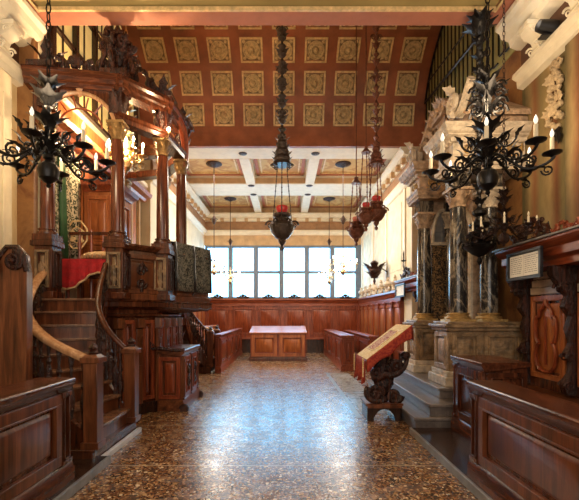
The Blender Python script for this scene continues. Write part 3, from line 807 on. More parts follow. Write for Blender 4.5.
t = thing('holy_ark', 'marble columned ark with gilded capitals, carved doors and broken pediment', 'ark', (3.0, 7.0, .53))
AZ = .53
for y0, y1 in ((5.98, 6.6), (7.45, 8.07)):
    m = MB(); m.bx(2.47, 3.58, y0+.04, y1-.04, AZ+.2, 1.4); m.build('pedestal', M['stone'], t, bev=.01)
    m = MB(); m.bx(2.38, 3.58, y0-.05, y1+.05, AZ, AZ+.14); m.bx(2.42, 3.58, y0-.01, y1+.01, AZ+.14, AZ+.22)
    m.build('pedestal_plinth', M['stone_pale'], t, bev=.012)
    m = MB(); m.bx(2.42, 3.58, y0-.01, y1+.01, 1.36, 1.41); m.bx(2.38, 3.58, y0-.05, y1+.05, 1.41, 1.46); m.bx(2.44, 3.58, y0, y1, 1.46, 1.5)
    m.build('pedestal_cap', M['stone'], t, bev=.01)
    m = MB(); m.M = FR((2.47, y0+.04, 0), *FRONT); raised(m, .04, .46, AZ+.24, 1.34, .05); raised(m, .52, 1.1, AZ+.24, 1.34, .06); m.build('pedestal_panel', M['stone'], t, bev=.004)
    m = MB(); m.M = FR((2.47, y1-.04, 0), *RIGHT); raised(m, .02, y1-y0-.1, AZ+.24, 1.34, .06); m.build('side_panel', M['stone_light'], t, bev=.004)
for x, y in ((2.7,6.25),(3.2,6.28),(2.7,7.77),(3.2,7.77)):
    m = MB(); col_base(m, (x,y,1.5), .135); m.build('column_base', M['gold'], t)
    m = MB(); m.lathe([(.132,1.63),(.133,2.2),(.126,2.8),(.114,3.26)], 24, (x,y,0)); m.build('column_shaft', M['black_marble'], t)
    m = MB(); capital(m, (x,y,3.26), .115, .3); m.build('capital', M['stone_light'] if x < 3 else M['stone_pale'], t)
    m = MB(); m.bx(x-.14, x+.14, y-.14, y+.14, 3.56, 3.78); m.build('impost_block', M['black_marble'], t, bev=.008)
def ent(x0, y0, y1, z):
    m = MB()
    P = [(3.6,y0,0),(x0,y0,0),(x0,y1,0),(3.6,y1,0)]; P = P[::-1]
    m.loft([[(3.6,y0,z),(x0,y0,z),(x0,y1,z),(3.6,y1,z)], [(3.6,y0,z+.62),(x0,y0,z+.62),(x0,y1,z+.62),(3.6,y1,z+.62)]])
    Q = [(3.6,y1,0),(x0,y1,0),(x0,y0,0),(3.6,y0,0)][::-1]
    Q = [(3.6,y0,z),(x0,y0,z),(x0,y1,z),(3.6,y1,z)]
    pr = [(0,0),(.03,0),(.03,.06),(.05,.06),(.05,.13),(.07,.15),(.07,.17),(0,.18)]
    pr2 = [(0,.4),(.04,.41),(.06,.46),(.11,.48),(.11,.5),(.15,.52),(.17,.58),(.19,.6),(.19,.64),(0,.64)]
    # travel so that the right-hand side faces out of the block
    W = Q[::-1]
    m.sweep(Q, [(-a, b) for a, b in pr]); m.sweep(Q, [(-a, b) for a, b in pr2])
    return m
for y0, y1 in ((6.0, 6.56), (7.5, 8.05)):
    m = ent(2.52, y0, y1, 3.78); m.build('entablature', M['stone_pale'] if y0 < 7 else M['stone_light'], t)
    m = MB(); m.M = FR((2.52, y0, 4.18), *FRONT)
    for i in range(9): m.bx(.02+.12*i, .08+.12*i, .0, .07, .0, .06)
    m.bx(0, 1.07, .06, .08, 0, .065); m.build('dentil_course', M['stone_pale'], t)
    m = MB(); m.M = FR((2.52, y1, 4.18), *RIGHT)
    for i in range(5): m.bx(.02+.12*i, .08+.12*i, .0, .07, .0, .06)
    m.bx(0, y1-y0, .06, .08, 0, .065); m.build('dentil_course', M['stone_pale'], t)
    m = MB(); m.M = FR((2.519, y1-.03, 4.0), *RIGHT); m.scroll(T(.16,.07,0), .08, 1.5, .02); m.scroll(T(.33,.07,0), .08, 1.5, .02, flip=-1); m.leaf(T(.25,.02,.0), .14, .06, .2); m.bx(.08,.42,-.02,.0,-.01,.012); m.build('frieze_ornament', M['gold'], t)
    m = MB(); m.M = FR((2.55, y0-.001, 4.0), *FRONT)
    m.bx(.1,1.0,-.015,.0,-.01,.012)
    for x in (.2, .55, .85): m.scroll(T(x,.08,0), .08, 1.5, .02); m.leaf(T(x+.14,.02,0), .16, .04, .2)
    m.build('frieze_ornament', M['gold'], t)
m = ent(2.9, 6.5, 7.55, 3.78); m.build('entablature', M['stone_light'], t)
# niche wall, arch and doors between the columns
m = MB(); yc, hw, zs = 7.02, .36, 3.02
m.M = FR((3.1, 0, 0), *RIGHT)           # local x = -y
arc = [(-yc+hw*math.cos(a), zs+hw*math.sin(a)) for a in [PI*i/12 for i in range(13)]]
for (xa, xb) in ((-7.46,-yc-hw), (-yc+hw,-6.59)): m.bx(xa, xb, AZ, 3.78, -.4, 0)
for (p, q) in zip(arc[:-1], arc[1:]): m.loft([[(p[0],p[1],z),(p[0],3.78,z),(q[0],3.78,z),(q[0],q[1],z)] for z in (-.4, 0)])
m.build('niche', M['stone_light'], t)
m = MB(); m.M = FR((3.1, 0, 0), *RIGHT)
m.tube([(-yc+hw+.03,AZ,.02)]+[(-yc+(hw+.03)*math.cos(PI*i/14), zs+(hw+.03)*math.sin(PI*i/14), .02) for i in range(15)]+[(-yc-hw-.03,AZ,.02)], .045, 8)
m.leaf(T(-yc,zs+hw-.02,.06), .22, .08, .3); m.build('arch_moulding', M['stone_pale'], t)
for s in (-1, 1):
    m = MB(); m.M = FR((3.28, 0, 0), *RIGHT) @ T(-yc, 0, 0)
    xa, xb = (0.005, hw) if s > 0 else (-hw, -.005)
    raised(m, xa, xb, AZ+.06, 1.5, .04); raised(m, xa, xb, 1.5, 2.3, .04); raised(m, xa, xb, 2.3, zs, .04); m.bx(xa, xb, AZ+.06, zs, -.04, .005)
    for z in (1.0, 1.9, 2.65): m.scroll(T((xa+xb)/2, z, .02), .1, 1.6, .025); m.leaf(T((xa+xb)/2, z-.25, .02), .2, .05, .2)
    m.build('door', M['gilt_door'], t, bev=.003)
m = MB(); m.M = FR((3.3,0,0), *RIGHT)
m.prism([(-yc+(hw)*math.cos(PI*i/14), zs+hw*math.sin(PI*i/14)) for i in range(15)], -.03, 0)
for x in (-.2, 0, .2): m.bx(-yc+x-.008, -yc+x+.008, zs, zs+math.sqrt(hw*hw-x*x), 0, .015)
m.bx(-yc-hw, -yc+hw, zs+.1, zs+.115, 0, .015); m.build('lunette', M['edge_stone'], t)
if False: m = MB(); th = -1.9; m.M = T(2.98, 7.44, 0) @ RZ(-2.75) @ Matrix(((1,0,0,0),(0,0,-1,0),(0,1,0,0),(0,0,0,1)))
if False: m.bx(0, .5, AZ+.06, 2.9, -.02, .02); raised(m, .0, .5, AZ+.1, 2.85, .05)
if False: m.build('open_door_leaf', M['gilt_door'], t, bev=.004)['label'] = 'open door leaf of dark carved gilding'
m = MB(); m.bx(2.95, 3.05, 6.75, 7.3, AZ+.02, .95); m.build('red_hanging', M['velvet'], t, bev=.02)
# carved and arched panel closing the far side of the porch
m = MB(); m.M = FR((2.84, 7.72, 0), *FRONT); m.bx(0, .76, AZ+.9, 2.95, -.06, 0); raised(m, .02, .3, 1.5, 2.2, .03); raised(m, .02, .3, 2.22, 2.93, .03)
for z in (1.72, 1.98, 2.42, 2.7): m.scroll(T(.11,z,.02), .07, 1.6, .018); m.scroll(T(.22,z,.02), .07, 1.6, .018, flip=-1); m.leaf(T(.165,z-.1,.02), .2, .05, .3)
m.build('carved_side_panel', M['gilt_door'], t)
m = MB(); m.M = FR((2.84, 7.72, 0), *FRONT)
ar = [(.2-.2*math.cos(PI*i/14), 3.0+.62*math.sin(PI*i/14)) for i in range(15)]
m.prism(ar, -.05, -.02); m.bx(.19,.205,3.0,3.6,-.02,.0); m.bx(.02,.38,3.2,3.215,-.02,0); m.build('side_lunette', M['edge_stone'], t)
m = MB(); m.M = FR((2.84, 7.72, 0), *FRONT); m.tube([(p[0],p[1],.02) for p in ar], .035, 6); m.bx(-.04,.44,2.94,3.0,-.05,.04); m.build('side_arch_moulding', M['stone_pale'], t)
m = MB(); m.M = FR((2.84, 7.72, 0), *FRONT)
for p, q in zip(ar[:-1], ar[1:]): m.loft([[(p[0],p[1],z),(p[0],3.78,z),(q[0],3.78,z),(q[0],q[1],z)] for z in (-.06, 0)])
m.bx(.4,.76,2.95,3.78,-.06,0); m.build('side_spandrel', M['stone_light'], t)
# broken pediment with volutes and carved crown
for s in (-1, 1):
    m = MB()
    a = [(7.02+s*1.1, 4.42), (7.02+s*1.1, 4.55), (7.02+s*.3, 5.12), (7.02+s*.3, 4.42)]
    m.M = Matrix(((0,0,1,2.75),(1,0,0,0),(0,1,0,0),(0,0,0,1))); m.prism(a, 0, .85)
    m.prism([(7.02+s*1.18, 4.53), (7.02+s*1.18, 4.62), (7.02+s*.26, 5.27), (7.02+s*.26, 5.16)], -.12, .85)
    m.build('pediment_half', M['stone_light'], t, bev=.01)
for s in (-1, 1):
    m = MB(); m.M = FR((2.66, 7.02+s*.98, 4.62), *RIGHT)
    m.scroll(T(0,.16,.0), .15, 1.7, .06, .03, a0=-PI/2, flip=s); m.scroll(T(0,.16,.12), .15, 1.7, .06, .03, a0=-PI/2, flip=s); m.tube(bezier((0,.02,.05),(-s*.2,-.02,.05),(-s*.3,.2,.05),(-s*.45,.3,.05)), .06, 6); m.leaf(T(0,.28,.1)@RZ(.5), .24, .08, .6)
    m.build('volute', M['stone_pale'], t)
m = MB(); crest(m, FR((2.78, 7.02, 4.45), *RIGHT), .9, .9, .06); crest(m, FR((2.7, 7.02, 5.0), *RIGHT), .5, .45, .05)
for q in range(10): m.leaf(FR((2.72, 6.5+.11*q, 4.75+.35*math.sin(q*.35)), *RIGHT) @ RZ((q-5)*.25), .28, .07, .5)
m.build('carved_crown', M['stone_light'], t)

# ------------------------------------------------------------------ lectern in front of the ark
t = thing('lectern', 'dark carved lectern stand on arched block foot, before the ark steps', 'lectern', (1.5, 6.25, 0))
m = MB(); m.M = FR((1.24, 6.02, 0), *FRONT)
arch = [(0,0),(.1,0),(.1,.05)] + [(.26-.14*math.cos(PI*i/8), .05+.13*math.sin(PI*i/8)) for i in range(1,8)] + [(.42,.05),(.42,0),(.52,0),(.52,.24),(0,.24)]
m.prism(arch, -.44, 0); m.build('foot_block', M['wood_dark'], t, bev=.006)
m = MB(); m.M = FR((1.24, 6.02, 0), *FRONT); m.bx(.0, .52, .2, .24, -.44, .03); m.frus(.02, .5, .24, .24, .0, .0, 0)
m.bx(-.02, .54, .235, .27, -.46, .02); m.build('foot_cap', M['wood_mid'], t, bev=.006)
m = MB()
ctr = [(1.5,6.24,.26),(1.44,6.22,.38),(1.52,6.22,.5),(1.56,6.22,.64),(1.48,6.22,.76),(1.5,6.24,.9),(1.52,6.24,1.02)]
m.tube(catmull(ctr, 4), [.15,.17,.17,.15,.13,.12,.12,.12,.13,.13,.13,.12,.11,.1,.1,.1,.11,.12,.12,.13,.13,.13,.12,.1,.1], 10)
m.build('figure_stem', M['wood_carved'], t)
m = MB()
for i in range(9):
    a = i*2.4; z = .28+.075*i; m.M = T(1.5+.03*math.sin(i), 6.23, z) @ RZ(a) @ RX(.3) @ T(0,.1,0) @ RX(.5); m.leaf(Matrix.Identity(4), .26, .075, .7, .03)
m.M = FR((1.5, 6.08, 0), *FRONT)
m.scroll(T(-.14,.4,.02), .12, 1.6, .05); m.scroll(T(.16,.38,.02), .11, 1.5, .05, flip=-1); m.scroll(T(.18,.82,.0), .12, 1.6, .05, a0=PI); m.scroll(T(-.1,.72,0), .1, 1.5, .045, flip=-1)
m.tube(bezier((.0,.7,.0),(.2,.66,.02),(.34,.78,.02),(.36,.98,0)), [.07-.004*i for i in range(11)], 7); m.ball((.33,.98,0), .08, .07, .07)
m.tube(bezier((-.05,.3,.05),(-.25,.28,.08),(-.32,.4,.04),(-.24,.5,0)), .045, 6)
m.build('carved_foliage', M['wood_carved'], t)
SL = math.atan2(.46, .6); DM = T(1.24, 6.55, .93) @ RY(-SL)
m = MB(); m.M = DM; m.bx(0, .76, -.7, 0, 0, .04); m.bx(0, .76, -.6, -.1, -.08, 0); m.build('desk_board', M['wood_dark'], t, bev=.005)
t2 = thing('lectern_cloth', 'crimson and gold brocade cloth draped over the sloping lectern', 'cloth', (1.5, 6.2, 1.2))
m = MB(); m.M = DM; m.bx(-.03, .79, -.73, .03, .042, .054); m.build('top_cloth', M['gold_cloth'], t2, bev=.006)
def skirt(pts, drop, n_wave, amp, nrm):
    rows = []
    for j in range(6):
        f = j/5; rows.append([])
        for i, p in enumerate(pts):
            w_ = amp*f*math.sin(i*n_wave); d = drop*(1+.12*math.sin(i*n_wave*.5+1))
            rows[-1].append(tuple(V(p)+V(nrm)*(w_+.012+.02*f)+V((0,0,-d*f))))
    return rows
def edge(a, b, n): return [DM @ (V(a).lerp(V(b), i/n)) for i in range(n+1)]
m = MB(); m.grid(skirt(edge((-.03,-.73,.05), (.79,-.73,.05), 24), .17, 1.1, .012, (0,-1,0))); m.grid(skirt(edge((-.03,.03,.05), (.79,.03,.05), 24), .13, 1.1, .012, (0,1,0)))
m.grid(skirt(edge((.79,-.73,.05), (.79,.03,.05), 20), .2, 1.3, .015, (1,0,0)))
m.build('side_skirt', M['red_cloth'], t2, solid=.006)
m = MB(); m.grid(skirt(edge((-.03,.03,.052), (-.03,-.73,.052), 26), .34, 1.2, .022, (-1,0,0))); m.build('front_fall', M['red_cloth'], t2, solid=.006)
m = MB()
for v in (-.71, 0.01):
    pp = edge((-.03,v,.052), (-.03,v-.03,.052), 2)
    for i in range(9):
        p = pp[1]+V((-.05,0,-.03*i)); m.ball(p, .012, .03, .02, 6, 4)
m.build('gold_galloon', M['gold_cloth'], t2)
m = MB(); m.M = DM; m.bx(.16, .62, -.56, -.14, .054, .062); m.build('embroidered_panel', M['embroid'], t2, bev=.003)
m = MB(); m.M = DM
for q in ((.14,.64,-.58,-.56),(.14,.64,-.14,-.12),(.14,.16,-.56,-.14),(.62,.64,-.56,-.14)): m.bx(*q, .054, .066)
m.build('panel_border', M['gold_cloth'], t2)

# ------------------------------------------------------------------ the pulpit on the left
YC = 8.2
def mir(P): return P + [(x, 2*YC-y) for x, y in P[::-1]]
OUT = [(-3.73,5.95),(-2.5,6.0),(-1.98,6.62),(-1.9,7.0),(-1.45,7.9),(-1.58,8.25),(-2.15,8.75),(-2.55,9.4),(-2.6,10.4),(-3.73,10.42)]
BAS = [(-3.73,6.05),(-2.56,6.12),(-2.15,6.7),(-2.13,7.1),(-2.13,7.9),(-2.16,8.2),(-2.35,8.7),(-2.68,9.4),(-2.72,10.25),(-3.73,10.28)]
def ins(P, d): return [(x if x < -3.7 else x-d, y+(d if y < YC-.9 else (-d if y > YC+.9 else 0))) for x, y in P]
FLZ = 1.84
pulpit = t = thing('pulpit', 'big carved mahogany pulpit of polygon plan with columns and canopy beams', 'pulpit', (-2.8, YC, 0))
m = MB(); m.prism(BAS, 0, 1.6); m.build('base', M['wood'], t, bev=.004)
m = MB(); m.loft([[(x,y,z) for x, y in P] for P, z in ((BAS,1.56),(ins(BAS,-.03),1.58),(ins(BAS,-.04),1.61),(BAS,1.63),(ins(OUT,.1),1.68),(ins(OUT,.03),1.71),(OUT,1.73),(OUT,1.8),(ins(OUT,-.02),1.82),(ins(OUT,-.02),FLZ),)])
m.build('floor_cornice', M['wood'], t)
m = MB(); m.prism(ins(BAS,-.03), 0, .18); m.build('plinth', M['wood_dark'], t, bev=.01)
for i in range(1, 8):
    a, b = V((*BAS[i],0)), V((*BAS[i+1],0)); d = b-a; L = d.length; nn = V((d.y,-d.x,0)).normalized()
    n = max(1, int(round(L/.38))); w = L/n
    for j in range(n):
        m = MB(); m.M = FR(a, d, nn) @ T(j*w,0,0); raised(m, .06, w-.06, .22, 1.52, .05); m.build('base_panel', M['wood_red'], t, bev=.003)
        m = MB(); m.M = FR(a, d, nn) @ T(j*w,0,0); m.bx(-.055,.055,.18,1.38,0,.05); m.frus(-.075,.075,1.38,1.56,.0,.1,.015); m.leaf(T(0,1.08,.05), .22, .045, .3); m.scroll(T(0,1.04,.055), .04, 1.3, .013); m.bx(-.03,.03,.3,.8,.05,.065)
        m.build('pilaster', M['wood_mid'], t, bev=.003)
# balustrade: solid panels between pedestals
BAL = [(-2.55,6.08),(-2.04,6.66),(-1.96,7.02),(-1.53,7.9),(-1.65,8.2),(-2.2,8.7),(-2.6,9.35),(-2.66,10.3)]
for i, (p, q) in enumerate(zip(BAL[:-1], BAL[1:])):
    a, b = V((*p,0)), V((*q,0)); d = b-a; L = d.length; nn = V((d.y,-d.x,0)).normalized(); F = FR(a, d, nn)
    m = MB(); m.M = F; m.bx(0, L, FLZ, 2.62, -.07, 0); raised(m, .05, L-.05, FLZ+.1, 2.56, .06); m.bx(0, L, FLZ, FLZ+.09, 0, .05)
    m.build('balustrade_panel', M['wood_mid'], t, bev=.004)
    if L > .5:
        m = MB(); m.M = F @ T(L/2, 2.2, .03); m.scroll(T(0,.1,0), .09, 1.5, .022); m.scroll(T(0,-.1,0), .09, 1.5, .022, flip=-1); m.leaf(T(0,-.24,0), .2, .05, .2); m.leaf(T(0,.08,0), .18, .05, .2); m.build('carved_ornament', M['wood_carved'], t)
m = MB(); m.sweep([(*p, 2.62) for p in BAL], [(-.12,0),(.05,0),(.07,.03),(.09,.05),(.09,.08),(-.12,.08)]); m.build('hand_rail', M['wood'], t)
COLS = [(-3.5,5.9),(-2.55,6.1),(-2.05,6.7),(-1.97,7.6),(-2.55,8.45),(-3.5,8.7)]
for i, (x, y) in enumerate(COLS):
    z0 = 2.74
    m = MB(); m.bx(x-.13,x+.13,y-.13,y+.13,FLZ,2.66); m.bx(x-.17,x+.17,y-.17,y+.17,FLZ,FLZ+.1); m.bx(x-.165,x+.165,y-.165,y+.165,2.6,2.68); m.bx(x-.15,x+.15,y-.15,y+.15,2.68,z0)
    ped = m.build('pedestal', M['wood'], t, bev=.008)
    if i in (1, 2, 0):
        m = MB(); m.M = FR((x-.13,y-.13,0), *FRONT); raised(m, .03, .23, FLZ+.16, 2.54, .025); m.scroll(T(.13,2.3,.02), .05, 1.4, .014); m.scroll(T(.13,2.15,.02), .045, 1.4, .014, flip=-1); m.leaf(T(.13,2.02,.015), .36, .04, .1)
        m.build('carved_panel', M['stone'], ped)
        m = MB(); m.M = FR((x+.13,y-.13,0), *LEFT); raised(m, .03, .23, FLZ+.16, 2.54, .025); m.build('side_panel', M['wood_carved'], ped)
    m = MB(); col_base(m, (x,y,z0), .1); m.build('column_base', M['wood'], t)
    m = MB(); m.lathe([(.1,z0+.13),(.1,3.2),(.094,3.8),(.083,4.25)], 20, (x,y,0)); m.build('column_shaft', M['column_wood'], t)
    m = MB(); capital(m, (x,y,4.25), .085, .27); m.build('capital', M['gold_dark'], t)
    m = MB(); m.bx(x-.1,x+.1,y-.1,y+.1,4.64,5.06); m.leaf(FR((x,y-.1,4.68),*FRONT), .3, .06, .3); m.leaf(FR((x+.1,y,4.68),*LEFT), .3, .06, .3); m.build('post', M['wood_carved'], t, bev=.006)
TOP = [(-3.7,5.9)]+COLS[1:5]+[(-3.7,8.75)]
for i, (p, q) in enumerate(zip(TOP[:-1], TOP[1:])):
    a, b = V((*p,0)), V((*q,0)); d = b-a; L = d.length; d.normalize(); nn = V((d.y,-d.x,0)); F = FR(a, d, nn)
    m = MB(); m.M = F
    if i: m.loft([[(x,y,z) for z, y in [(-.1,4.52),(.1,4.52),(.11,4.58),(.13,4.6),(.13,4.65),(-.1,4.65)]] for x in (-.05, L+.05)]); m.v and m.build('architrave', M['wood'], t)
    m = MB(); m.M = F
    m.loft([[(x,y,z) for z, y in [(-.1,4.96),(.1,4.96),(.11,5.02),(.14,5.04),(.15,5.1),(.19,5.13),(.19,5.18),(-.1,5.18)]] for x in (-.1, L+.1)]); m.build('cornice_beam', M['wood_x' if abs(d.x) > .7 else 'wood_y'], t)
    if i in (1, 2, 3, 4):
        m = MB(); m.M = F
        x0, x1 = .1, L-.1; r_ = .1
        m.bx(x0, x1, 4.65, 4.68, -.04, .05); m.bx(x0, x1, 4.99, 5.02, -.04, .05)
        for xx in (x0, x1):
            s = 1 if xx == x0 else -1
            m.loft([[(xx,4.66,z),(xx,5.02,z),(xx+s*.16,5.02,z),(xx+s*.06,4.92,z),(xx+s*.05,4.78,z)] for z in (-.03,.04)])
        m.build('spandrel', M['wood_carved'], t)
        # arch brackets springing below the architrave
    if i in (0,):
        m = MB(); m.M = F; xc, rr, zb = L*.55, .5, 4.42
        arc2 = [(xc+rr*math.cos(PI*j/14), zb+rr*.98*math.sin(PI*j/14)) for j in range(15)]
        for u_, v_ in zip(arc2[:-1], arc2[1:]): m.loft([[(u_[0],u_[1],z),(u_[0],4.98,z),(v_[0],4.98,z),(v_[0],v_[1],z)] for z in (-.03,.05)])
        m.bx(0, xc-rr, zb, 4.98, -.03, .05); m.bx(xc+rr, L, zb, 4.98, -.03, .05); m.build('arch_spandrel', M['wood'], t)
        m = MB(); m.M = F; m.tube([(p_[0],p_[1],.05) for p_ in arc2], .03, 6); m.leaf(T(xc,zb+rr*.98-.06,.05), .18, .05, .3); m.build('arch_moulding', M['rail'], t)
        m = MB(); m.M = F
        for j in range(2, 6): a_ = PI*j/7; m.tube([(xc+.3*math.cos(a_),zb+.28*math.sin(a_),0),(xc+.47*math.cos(a_),zb+.46*math.sin(a_),0)], .012, 5)
        m.tube([(xc+.3*math.cos(PI*j/14),zb+.28*math.sin(PI*j/14),0) for j in range(15)], .014, 5); m.build('fan_tracery', M['wood_red'], t)
    # cresting on each side
    if i in (0, 1, 3):
        m = MB(); crest(m, F @ T(L/2, 5.17, .02), min(.8, L*.82), .42 if i == 1 else .3, .05, i != 1); m.build('crest', M['wood_carved'], t)
# tall carved finials over the corner columns
for (x, y), h in ((COLS[1], .72), (COLS[2], .3), (COLS[3], .25), (COLS[0], .35)):
    m = MB(); m.bx(x-.2, x+.2, y-.2, y+.2, 5.17, 5.25)
    if h > .5:
        m.bx(x-.06, x+.06, y-.06, y+.06, 5.25, 5.25+h*.8); m.bx(x-.12, x+.12, y-.12, y+.12, 5.25+h*.78, 5.25+h*.86); m.lathe([(.09,0),(.06,.05),(.02,.14)], 8, (x,y,5.25+h*.86))
        for a in range(8):
            m.M = T(x,y,5.27+.12*(a % 3)) @ RZ(a*PI/4) @ Matrix(((0,0,1,.07),(1,0,0,0),(0,1,0,0),(0,0,0,1))); m.leaf(Matrix.Identity(4), .34, .09, .7, .02); m.scroll(T(0,.3,.1), .09, 1.4, .03)
        for s in (-1, 1):
            m.M = FR((x, y, 5.25), *FRONT); m.scroll(T(s*.2,.14,.02), .13, 1.7, .04, flip=s); m.scroll(T(s*.17,.42,.02), .11, 1.6, .035, flip=-s); m.tube(bezier((s*.24,0,.06),(s*.3,.2,.06),(s*.05,.3,.06),(s*.16,.58,.06)), .035, 6)
            m.M = FR((x+.0, y, 5.25), *LEFT); m.scroll(T(s*.2,.14,.02), .13, 1.7, .04, flip=s); m.scroll(T(s*.17,.42,.02), .11, 1.6, .035, flip=-s)
        m.M = Matrix.Identity(4)
    else:
        for a in range(4): m.M = T(x,y,5.25) @ RZ(a*PI/2+.4) @ Matrix(((0,0,1,.05),(1,0,0,0),(0,1,0,0),(0,0,0,1))); m.leaf(Matrix.Identity(4), h, .07, .6, .02)
        m.M = Matrix.Identity(4); m.lathe([(.08,0),(.05,h*.3),(.07,h*.6),(.01,h)], 8, (x,y,5.25))
    m.build('corner_finial', M['wood_carved'], t)
# curved bracket from the canopy down to the farther column
for (x, y), s in ((COLS[3], 1),):
    m = MB(); P = bezier((x+.02, y-s*.65, 5.1), (x+.1, y-s*.3, 5.12), (x+.12, y-s*.05, 4.9), (x+.05, y, 4.4), 12); m.tube(P, .06, 8, flat=1.6); m.tube([p+V((.05,0,.02)) for p in P], .025, 6); m.build('curved_bracket', M['wood_red'], t)
# back of the pulpit: panelling and honey-coloured cupboard
m = MB(); m.bx(XLM, XLM+.06, 6.1, 8.9, 4.35, 5.15); m.bx(XLM, XLM+.06, 7.3, 9.9, FLZ, 4.5); m.sweep([(XLM+.06,6.0,4.5),(XLM+.06,10.3,4.5)], [(0,0),(.1,0),(.14,.06),(.25,.1),(.28,.18),(0,.2)]); m.build('back_panelling', M['wood_orange'], t)

t = thing('tall_cupboard', 'honey wood cupboard with two door panels standing inside the pulpit', 'cupboard', (-3.3, 7.2, FLZ))
m = MB(); m.bx(-3.68, -3.14, 7.32, 8.1, FLZ, 3.85); m.build('carcase', M['wood_orange'], t, bev=.006)
for z0, z1 in ((FLZ+.1, 2.85), (2.88, 3.78)):
    m = MB(); m.M = FR((-3.14,7.32,0), *LEFT); raised(m, .04, .74, z0, z1, .08); m.build('door', M['wood_orange'], t, bev=.004)
    m = MB(); m.M = FR((-3.68,7.32,0), *FRONT); raised(m, .03, .51, z0, z1, .06); m.build('side_panel', M['wood_orange'], t, bev=.004)
m = MB(); m.sweep([(-3.68,7.32,3.85),(-3.14,7.32,3.85),(-3.14,8.1,3.85),(-3.68,8.1,3.85)], [(-.02,0),(.03,0),(.06,.06),(.12,.1),(.14,.18),(-.02,.18)]); m.bx(-3.68,-3.15,7.33,8.09,3.84,4.02); m.build('cornice', M['wood_red'], t)

t = thing('wall_hanging', 'green and white floral hanging on the wall inside the pulpit', 'hanging', (-3.7, 6.5, 2.6))
m = MB(); m.grid([[(XLM+.05+.02*math.sin(i*1.2), 6.1+1.18*i/20, z) for i in range(21)] for z in (2.5, 3.2, 3.8, 4.35)]); m.build('cloth', M['green_floral'], t, solid=.01)
m = MB(); m.grid([[(XLM+.085+.015*math.sin(i*1.2), 6.5+.2*i/6+.3*(3.4-z)*.2, z) for i in range(7)] for z in (2.5, 3.2, 3.8, 4.35)]); m.build('green_band', M['green_velvet'], t, solid=.01)
t = thing('openwork_screen', 'gilt openwork octagonal screen with turned spindles inside the pulpit', 'screen', (-3.3, 6.5, FLZ))
m = MB(); m.M = FR((-3.58,6.88,2.98), (1,0,.0), (0,-1,0)) @ SC(.7,.7,.7)
m.tube([(.27*math.cos(PI/8+PI/4*i), .36*math.sin(PI/8+PI/4*i), 0) for i in range(8)], .022, 6, True); m.tube([(.14*math.cos(PI/4*i), .2*math.sin(PI/4*i), 0) for i in range(8)], .014, 6, True)
for s in (-1, 1): m.scroll(T(s*.1,.05,0), .08, 1.5, .018, flip=s); m.scroll(T(s*.1,-.12,0), .07, 1.5, .018, flip=-s)
m.build('octagon', M['gilt_frame'], t)
m = MB(); m.M = FR((-3.42,6.86,2.45), (1,0,0), (0,-1,0)); m.bx(-.35,.5,-.03,.02,-.03,.03); m.build('frame_rail', M['wood'], t)
m = MB(); m.M = FR((-3.42,6.86,2.45), (1,0,0), (0,-1,0)); m.bx(-.35,.5,.52,.57,-.03,.03); m.build('frame_rail', M['wood'], t)
for x in (-.3, -.1, .1, .3, .45):
    m = MB(); m.lathe([(.025,-.6),(.03,-.1),(.02,.0),(.035,.12),(.02,.2),(.03,.35),(.018,.45),(.03,.56),(.015,.62)], 8, (-3.42+x, 6.86, 2.45)); m.build('spindle', M['wood_red'], t)
t = thing('pulpit_table', 'reading table inside the pulpit hidden under red velvet', 'table', (-3.1, 6.9, FLZ))
m = MB(); m.bx(-3.62,-2.7,6.5,6.68,2.42,2.47); m.bx(-3.4,-2.75,6.52,6.66,2.2,2.42); m.build('table_top', M['wood'], t, bev=.005)
for x in (-3.38, -2.78):
    m = MB(); m.bx(x-.03,x+.03,6.55,6.63,FLZ,2.2); m.build('leg', M['wood'], t, bev=.004)
t = thing('velvet_cover', 'crimson velvet cover hanging in swags over the pulpit table', 'cloth', (-3.1, 6.6, 2.4))
m = MB(); rows = []
for j in range(9):
    f = j/8; row = []
    for i in range(31):
        u_ = i/30; sw = .32+.12*math.sin(u_*PI*2+.6); row.append((-3.66+u_*1.0, 6.47-.03*f-.025*math.sin(i*1.3)*f, 2.5-sw*f*1.1))
    rows.append(row)
rows.insert(0, [(-3.66+1.0*i/30, 6.7, 2.49) for i in range(31)])
m.grid(rows); m.build('cloth', M['velvet'], t, solid=.012)
m = MB(); m.tube([(-3.66+1.0*i/30, 6.43-.025*math.sin(i*1.3), 2.5-(.32+.12*math.sin(i/30*PI*2+.6))*1.1) for i in range(31)], .018, 6); m.build('fringe', M['cushion'], t)
t = thing('cushion', 'straw coloured fringed cushion lying on the red velvet cover', 'cushion', (-2.95, 6.6, 2.5))
m = MB(); m.ball((-3.02,6.56,2.57), .3, .14, .07, 14, 8); m.build('cushion_body', M['cushion'], t)
m = MB()
for i in range(24):
    a = 2*PI*i/24; m.ball((-3.02+.3*math.cos(a), 6.56+.14*math.sin(a), 2.545), .02, .02, .035, 5, 4)
m.build('fringe', M['rail'], t)
m = MB(); m.M = FR((-2.0,7.0,2.7), (.45,.92,0), (.92,-.45,0)); m.bx(.02,.98,0,.145,-.14,.08); m.build('reading_ledge', M['wood'], pulpit, bev=.01)
t = thing('damask_drape', 'dark grey figured damask drape hung over the pulpit balustrade', 'drape', (-1.7, 7.5, 2.5))
a, b = V((-2.02,6.98,0)), V((-1.57,7.9,0)); d = (b-a); nn = V((d.y,-d.x,0)).normalized()
m = MB(); rows = []
for z, o_ in ((2.86,-.14),(2.885,-.02),(2.87,.1),(2.7,.125),(2.4,.13),(2.2,.135),(2.02,.14)):
    rows.append([tuple(a + d*(i/18) + nn*(o_+(.012*math.sin(i*1.1) if o_ > .09 else 0)) + V((0,0,z))) for i in range(19)])
m.grid(rows); m.build('cloth', M['damask'], t, solid=.01)
